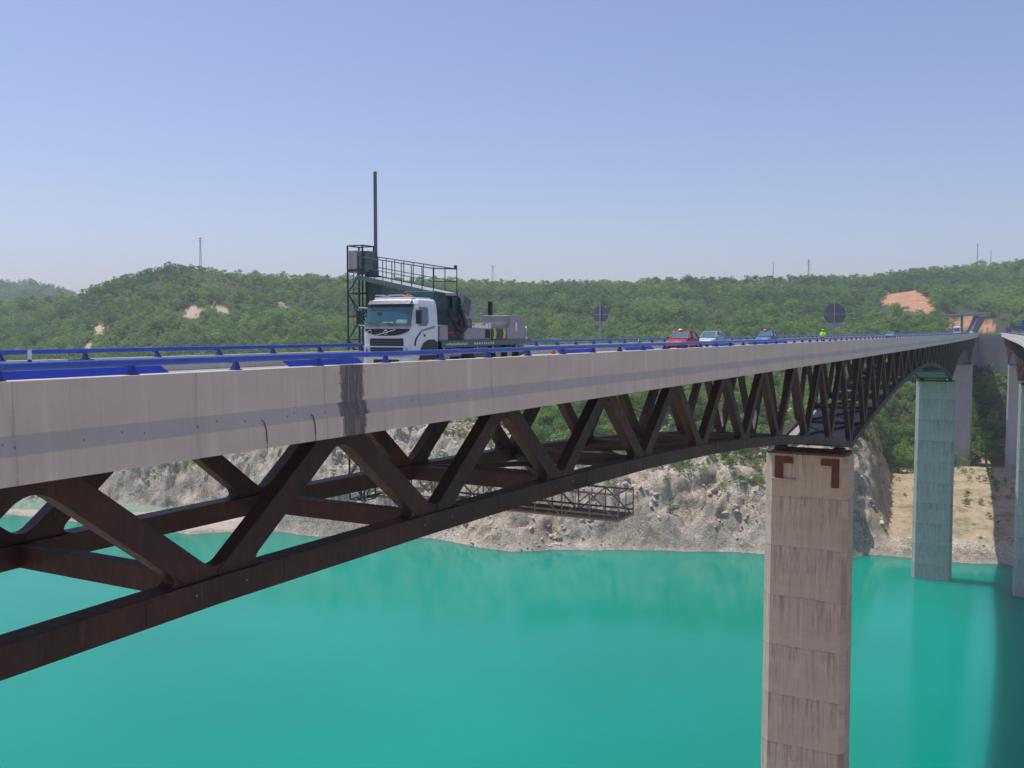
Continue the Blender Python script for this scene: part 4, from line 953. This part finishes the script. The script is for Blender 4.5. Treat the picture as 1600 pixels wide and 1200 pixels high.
person(B(s, 22, 0), R(150), 'person in a bright yellow-green jacket standing on the deck right of the cars')
# ------------------------------------------------------------------ pylons and masts on the skyline
def ridge(px_): 
    t_ = (px_ - 800) / 1500; Y = float(np.interp(px_, TX, TD)) + 30; X = t_ * Y
    return X, Y, float(height(np.array([X]), np.array([Y]))[0])
def pylon(px_, ytop, label, wide=3.2, arms=3, guy=False, name='power_pylon'):
    X, Y, Z = ridge(px_); ztop = EYE + (517 - ytop) / 1500 * Y; r = thing(name, label, 'pylon' if arms else 'mast', (X, Y, Z), 'pylons and masts on the skyline'); mb = MB(); n = 9
    for i in range(n):
        z0 = Z - 1 + (ztop - Z + 1) * i / n; z1 = Z - 1 + (ztop - Z + 1) * (i + 1) / n
        w0 = wide / 2 * (1 - .8 * i / n); w1 = wide / 2 * (1 - .8 * (i + 1) / n)
        for k in range(4):
            a = PI / 4 + k * PI / 2; b = a + PI / 2; p = lambda w, an, z: Vector((X + w * math.cos(an), Y + w * math.sin(an), z)); th = .16
            mb.beam(p(w0, a, z0), p(w1, a, z1), th, th); mb.beam(p(w0, a, z0), p(w1, b, z1), th * .6, th * .6); mb.beam(p(w1, a, z1), p(w1, b, z1), th * .6, th * .6)
    mb.build('lattice', M['pylon'], r)
    for k in range(arms):
        z = ztop - 1.2 - k * 2.3; MB().beam((X - 2.4, Y, z), (X + 2.4, Y, z), .25, .3).build('cross_arm', M['pylon'], r)
pylon(316, 372, 'tall slim lattice pylon on top of the left hill', 3.4, 2)
pylon(770, 415, 'faint lattice pylon on the ridge right above the truck', 5, 1)
pylon(1206, 410, 'thin mast on the ridge left of the small lattice pylon', 1.2, 0, name='radio_mast')
pylon(1261, 406, 'small lattice pylon on the ridge above the round sign', 3, 3)
pylon(1523, 382, 'taller of the two thin masts on the right-hand hill', 1.6, 1, name='radio_mast')
pylon(1544, 391, 'shorter of the two thin masts on the right-hand hill', 1.4, 0, name='radio_mast')
X, Y, Z = ridge(264); r = thing('hilltop_hut', 'small pale hut with an aerial among the trees on the left summit', 'hut', (X, Y, Z))
MB().box((X - 3, Y - 2, Z - 1), (X + 4, Y + 2, Z + 6.5)).build('walls', M['conc'], r); MB().box((X - 3.3, Y - 2.3, Z + 6.5), (X + 4.3, Y + 2.3, Z + 6.8)).build('roof', M['gbox'], r)
MB().tube([(X - 5, Y, Z), (X - 5, Y, Z + 12)], .25, 6).build('aerial', M['pylon'], r)
# ------------------------------------------------------------------ pines
M['leaf'] = mat('pine_foliage', (.05, .09, .03), .7, 0, .2)
t = NT(M['leaf']); tn = t.attr('tint')[2]; o = t.coord()
c = t.ramp(tn, [(0., (.048, .098, .034)), (.35, (.112, .200, .050)), (.7, (.195, .305, .066)), (1., (.29, .385, .09))])
t.base(c)
tl = t.n('ShaderNodeBsdfTranslucent'); t.l(t.mix(1., c, (1.3, 1.4, .7), 'MULTIPLY'), tl.inputs[0]); mx = t.n('ShaderNodeMixShader'); mx.inputs[0].default_value = .40
t.l(t.p.outputs[0], mx.inputs[1]); t.l(tl.outputs[0], mx.inputs[2]); t.l(mx.outputs[0], t.t.nodes['Material Output'].inputs[0])
M['bark'] = worn('pine_bark', (.10, .075, .06), (.17, .14, .12), 8, .95)
def crown(nc, nl, ls, seed, flat=1.):
    g = np.random.default_rng(seed); V = []; tint = []
    lean = g.normal(0, .05, 2); 
    cs = []
    for i in range(nc):
        u = g.random(); z = .30 + .68 * u ** .9
        rmax = .33 * flat * math.sin(PI * min(1, (z - .18) / .86) ** 1.15) + .05; a = g.random() * 2 * PI; rr = rmax * math.sqrt(g.random()) * 1.0
        cs.append((rr * math.cos(a) + lean[0] * z, rr * math.sin(a) + lean[1] * z, z, .10 + .085 * g.random(), g.random()))
    for (cx, cy, cz, cr, ct) in cs:
        p = g.normal(size=(nl, 3)); p /= np.linalg.norm(p, axis=1)[:, None]; rad = cr * (.72 + .38 * g.random(nl))[:, None]; p[:, 2] *= .8
        q = p * rad + np.array([cx, cy, cz]); nrm = p + g.normal(size=(nl, 3)) * .38; nrm /= np.linalg.norm(nrm, axis=1)[:, None]
        a = np.cross(nrm, g.normal(size=(nl, 3))); a /= np.linalg.norm(a, axis=1)[:, None] + 1e-9; b = np.cross(nrm, a)
        s1 = (ls * (.6 + .8 * g.random(nl)))[:, None]; s2 = s1 * (.45 + .5 * g.random(nl)[:, None])
        V.append(np.stack([q - a * s1, q - b * s2, q + a * s1, q + b * s2], 1).reshape(-1, 3)); tint += list(np.repeat(ct * .5 + .5 * g.random(nl), 4))
    return np.concatenate(V), np.array(tint)
def trunkv(seed):
    mb = MB(); g = random.Random(seed); l1, l2 = g.uniform(-.03, .03), g.uniform(-.03, .03)
    mb.tube([(0, 0, -.08), (l1, l2, .3), (l1 * 2, 0, .62), (l1, l2 * 2, .9)], [.028, .020, .013, .004], 6)
    for k in range(5):
        a = g.uniform(0, 6.28); z = .28 + .1 * k; mb.tube([(l1, l2, z), (l1 + .12 * math.cos(a), l2 + .12 * math.sin(a), z + .05), (l1 + .22 * math.cos(a), l2 + .22 * math.sin(a), z + .12)], [.010, .007, .003], 4)
    return mb
# candidate positions
N = 74000
cy_ = np.sqrt(rng.uniform(325 ** 2, 1260 ** 2, N)); ct_ = rng.uniform(-.60, .60, N)
cy_[-3500:] = rng.uniform(1480, 1830, 3500); ct_[-3500:] = rng.uniform(-.60, -.40, 3500)
cx_ = ct_ * cy_; cz_ = height(cx_, cy_); h1 = height(cx_ + 2, cy_); h2 = height(cx_, cy_ + 2)
slope = np.hypot(h1 - cz_, h2 - cz_) / 2
pxx = 800 + 1500 * ct_; dsh = cy_ - np.maximum(dist(np.interp(pxx, PX, CY)), dist(np.interp(pxx, PX, FY)))
mo, mb_ = masks(cx_, cy_, cz_); mo2, mb2 = masks(cx_, cy_, cz_ + 7); mo3, _b = masks(cx_, cy_, cz_ + 12); mo = np.maximum(np.maximum(mo, mo2), mo3); mb_ = np.maximum(mb_, mb2 * (rng.random(N) < .75)); sC, dC = corridor(cx_, cy_); ytp = np.interp(pxx, TX, TD)
keep = (cz_ > WZ + 3) & (dsh > 6) & (mo < .5) & (mb_ < .5) & ((cy_ < ytp + 60) | ((cy_ > 1470) & (pxx < 190))) & ~((sC > 600) & (sC < 834) & (dC < 4)) 
clr = fbm(cx_, cy_, 1 / 42, 3)
dens = np.interp(dsh, [6, 16, 30, 60, 110, 200, 700], [.06, .34, .58, .7, .80, .82, .66])
dens = np.where(slope > 1.1, dens * .5, dens)
dens *= np.clip(1.25 - np.maximum(clr, 0) * 2.2, .12, 1)
beig = (pxx > 1352) & (dsh < np.where(pxx < 1440, 100, 125)); dens = np.where(beig, .13 * (dsh > 22), dens)
dens = np.where((pxx > 1330) & (pxx <= 1460) & (dsh > np.where(pxx > 1352, 100, 40)) & (dsh < 210), 1.6, dens)
dens = np.where((pxx > 840) & (pxx < 1330) & (dsh > 30) & (dsh < 110), 1.2, dens); dens = np.where((pxx > 1020) & (pxx < 1200) & (dsh > 14) & (dsh <= 30), .8, dens); dens = np.where((pxx > 480) & (pxx <= 840) & (dsh > 45) & (dsh < 120), .75, dens)
keep &= rng.random(N) < dens
idx = np.where(keep)[0]
# thin by minimum spacing on a grid
cell = {}; sel = []
for k in idx:
    sp = 4.3 if cy_[k] < 520 else (5.1 if cy_[k] < 800 else 5.9)
    key = (int(cx_[k] // sp), int(cy_[k] // sp), int(sp * 10))
    if key in cell: continue
    cell[key] = 1; sel.append(k)
sel = np.array(sel)
# second viaduct ducks trees near piers
X_, Y_, Z_ = cx_[sel], cy_[sel], cz_[sel]
Hh = rng.uniform(5.0, 9.8, len(sel)) * np.where(dsh[sel] < np.where(pxx[sel] > 820, 30, 62), .5, np.where(dsh[sel] < 200, .82, 1)) * np.where(Y_ > 850, 1.12, 1)
tall = (rng.random(len(sel)) < .04) & (dsh[sel] > 250); Hh = np.where(tall, Hh * 1.4, Hh)
small = rng.random(len(sel)) < np.where(dsh[sel] < 75, np.where(pxx[sel] > 840, .22, .5), .16); Hh = np.where(small, Hh * .5, Hh)
Hh = np.where((X_ / Y_ * 1500 + 800 > 1352) & (dsh[sel] < np.where(pxx[sel] < 1440, 100, 125)), Hh * .42, Hh)
print('trees', len(sel))
pxs = 800 + 1500 * X_ / Y_; ymid = 517 - 1500 * (Z_ + Hh * .6 - EYE) / Y_; ytopp = 517 - 1500 * (Z_ + Hh - EYE) / Y_
slab_t = 597 - .0485 * pxs; slab_b = 758 - .150 * pxs
hid = ((ymid > slab_t - 6) & (ymid < slab_b) & (pxs < 1530)) | (pxs < -5) | (pxs > 1605)
hid |= (ymid > 540) & (pxs > 1330 - 110) & (pxs < 1330)
hid |= (ymid > 590) & (pxs > 1428) & (pxs < 1484)
size = Hh / Y_; order = np.argsort(np.where(hid, 0, -size)); ind = order[:290]; restk = order[290:]
LOD = [crown(13, 22, .047, 100 + k, .9 + .25 * (k % 3)) for k in range(10)]
tv = MB().tube([(0, 0, -.05), (0, 0, .8)], [.022, .006], 4, False); tv_v = np.array(tv.v); tv_f = np.array(tv.f)
co_l = []; tint_l = []; tr_l = []; trf = []; nv = 0
cr_ = np.clip(.5 + (rng.random(len(sel)) - .5) * .8 + fbm(X_, Y_, 1 / 60, 3) * .9, 0, 1)
for j in restk:
    V, tn_ = LOD[j % 10]; a = rng.random() * 6.28; ca, sa = math.cos(a), math.sin(a); h = Hh[j]; wv = h * (1.0 + .45 * rng.random()) * (1.35 if small[j] else 1)
    P = np.empty_like(V); P[:, 0] = (V[:, 0] * ca - V[:, 1] * sa) * wv + X_[j]; P[:, 1] = (V[:, 0] * sa + V[:, 1] * ca) * wv + Y_[j]; P[:, 2] = (V[:, 2] - (.22 if small[j] else .08)) * h + Z_[j]
    co_l.append(P); tint_l.append(np.clip(tn_ * .38 + cr_[j] * .66 - .04, 0, 1))
    P = tv_v * [h, h, h] + [X_[j], Y_[j], Z_[j]]; tr_l.append(P); trf.append(tv_f + nv); nv += len(P)
co_l = np.concatenate(co_l); tint_l = np.concatenate(tint_l)
fo = npmesh('forest', co_l, np.arange(len(co_l)).reshape(-1, 4), M['leaf'], {'tint': tint_l})
fobj = bpy.data.objects.new('forest', fo); C.objects.link(fobj); tag(fobj, 'dense green pine forest covering the hills behind the viaduct', 'forest', kind='stuff')
ft = npmesh('forest_trunks', np.concatenate(tr_l), np.concatenate(trf), M['bark'])
ftr = bpy.data.objects.new('forest_trunks', ft); C.objects.link(ftr); ftr.parent = fobj; ftr['kind'] = 'stuff'
HV = []
for k in range(12):
    V, tn_ = crown(20, 42, .036, 500 + k, .9 + .25 * (k % 3)); 
    meshes = []
    for tb_ in range(3):
        meshes.append(npmesh('crown', V, np.arange(len(V)).reshape(-1, 4), M['leaf'], {'tint': np.clip(tn_ * .5 + tb_ * .24, 0, 1)}))
    tk = trunkv(k).build('trunk', M['bark'], None, base=(0, 0, 0)); tm_ = tk.data; bpy.data.objects.remove(tk); HV.append((meshes, tm_))
def region(p, y):
    if p < 560 and y < 545: return 'pine on the left-hand hill above the far rail'
    if p < 900 and y < 545: return 'pine on the middle slope behind the truck'
    if p < 1330 and y < 545: return 'pine on the slope behind the cars and round signs'
    if y < 545: return 'pine on the right-hand slope around the overpass'
    if p < 720: return 'pine on the rocky bank seen under the left half of the truss'
    if p < 1230: return 'pine on the rocky bank left of the nearest pier'
    if p < 1440: return 'pine on the slope just right of the nearest pier'
    return 'pine or shrub on the bank between the right-hand piers'
for j in ind:
    h = Hh[j]; ms, tm_ = HV[int(rng.integers(12))]; bush = small[j] or h < 3.2
    rg = region(pxs[j], ymid[j]); nm = 'shrub' if bush else 'pine_tree'
    lab = ('low shrub-like ' if bush else ('tall ' if h > 7.5 else 'medium ')) + rg
    r = bpy.data.objects.new(nm, None); C.objects.link(r); r.location = (X_[j], Y_[j], Z_[j] - (.15 * h if bush else 0)); r.rotation_euler.z = rng.random() * 6.28
    w = h * (1.0 + .4 * rng.random()) * (1.3 if bush else 1); r.scale = (w, w, h)
    tag(r, lab, 'shrub' if bush else 'tree', lab)
    for n_, me_ in (('crown', ms[int(rng.integers(3))]), ('trunk', tm_)):
        c_o = bpy.data.objects.new(n_, me_); C.objects.link(c_o); c_o.parent = r
# ------------------------------------------------------------------ haze
HZ = mat('haze'); nt = HZ.node_tree; nt.nodes.remove(nt.nodes['Principled BSDF']); pv = nt.nodes.new('ShaderNodeVolumePrincipled')
pv.inputs['Color'].default_value = (.78, .88, 1, 1); pv.inputs['Density'].default_value = .00021; pv.inputs['Anisotropy'].default_value = .2
nt.links.new(pv.outputs[0], nt.nodes['Material Output'].inputs['Volume'])
hzo = MB().box((-2700, -950, WZ - 12), (2700, 2700, 190)).build('haze', HZ); hzo['kind'] = 'stuff'
for o_ in bpy.data.objects:
    if '_b' in o_: del o_['_b']
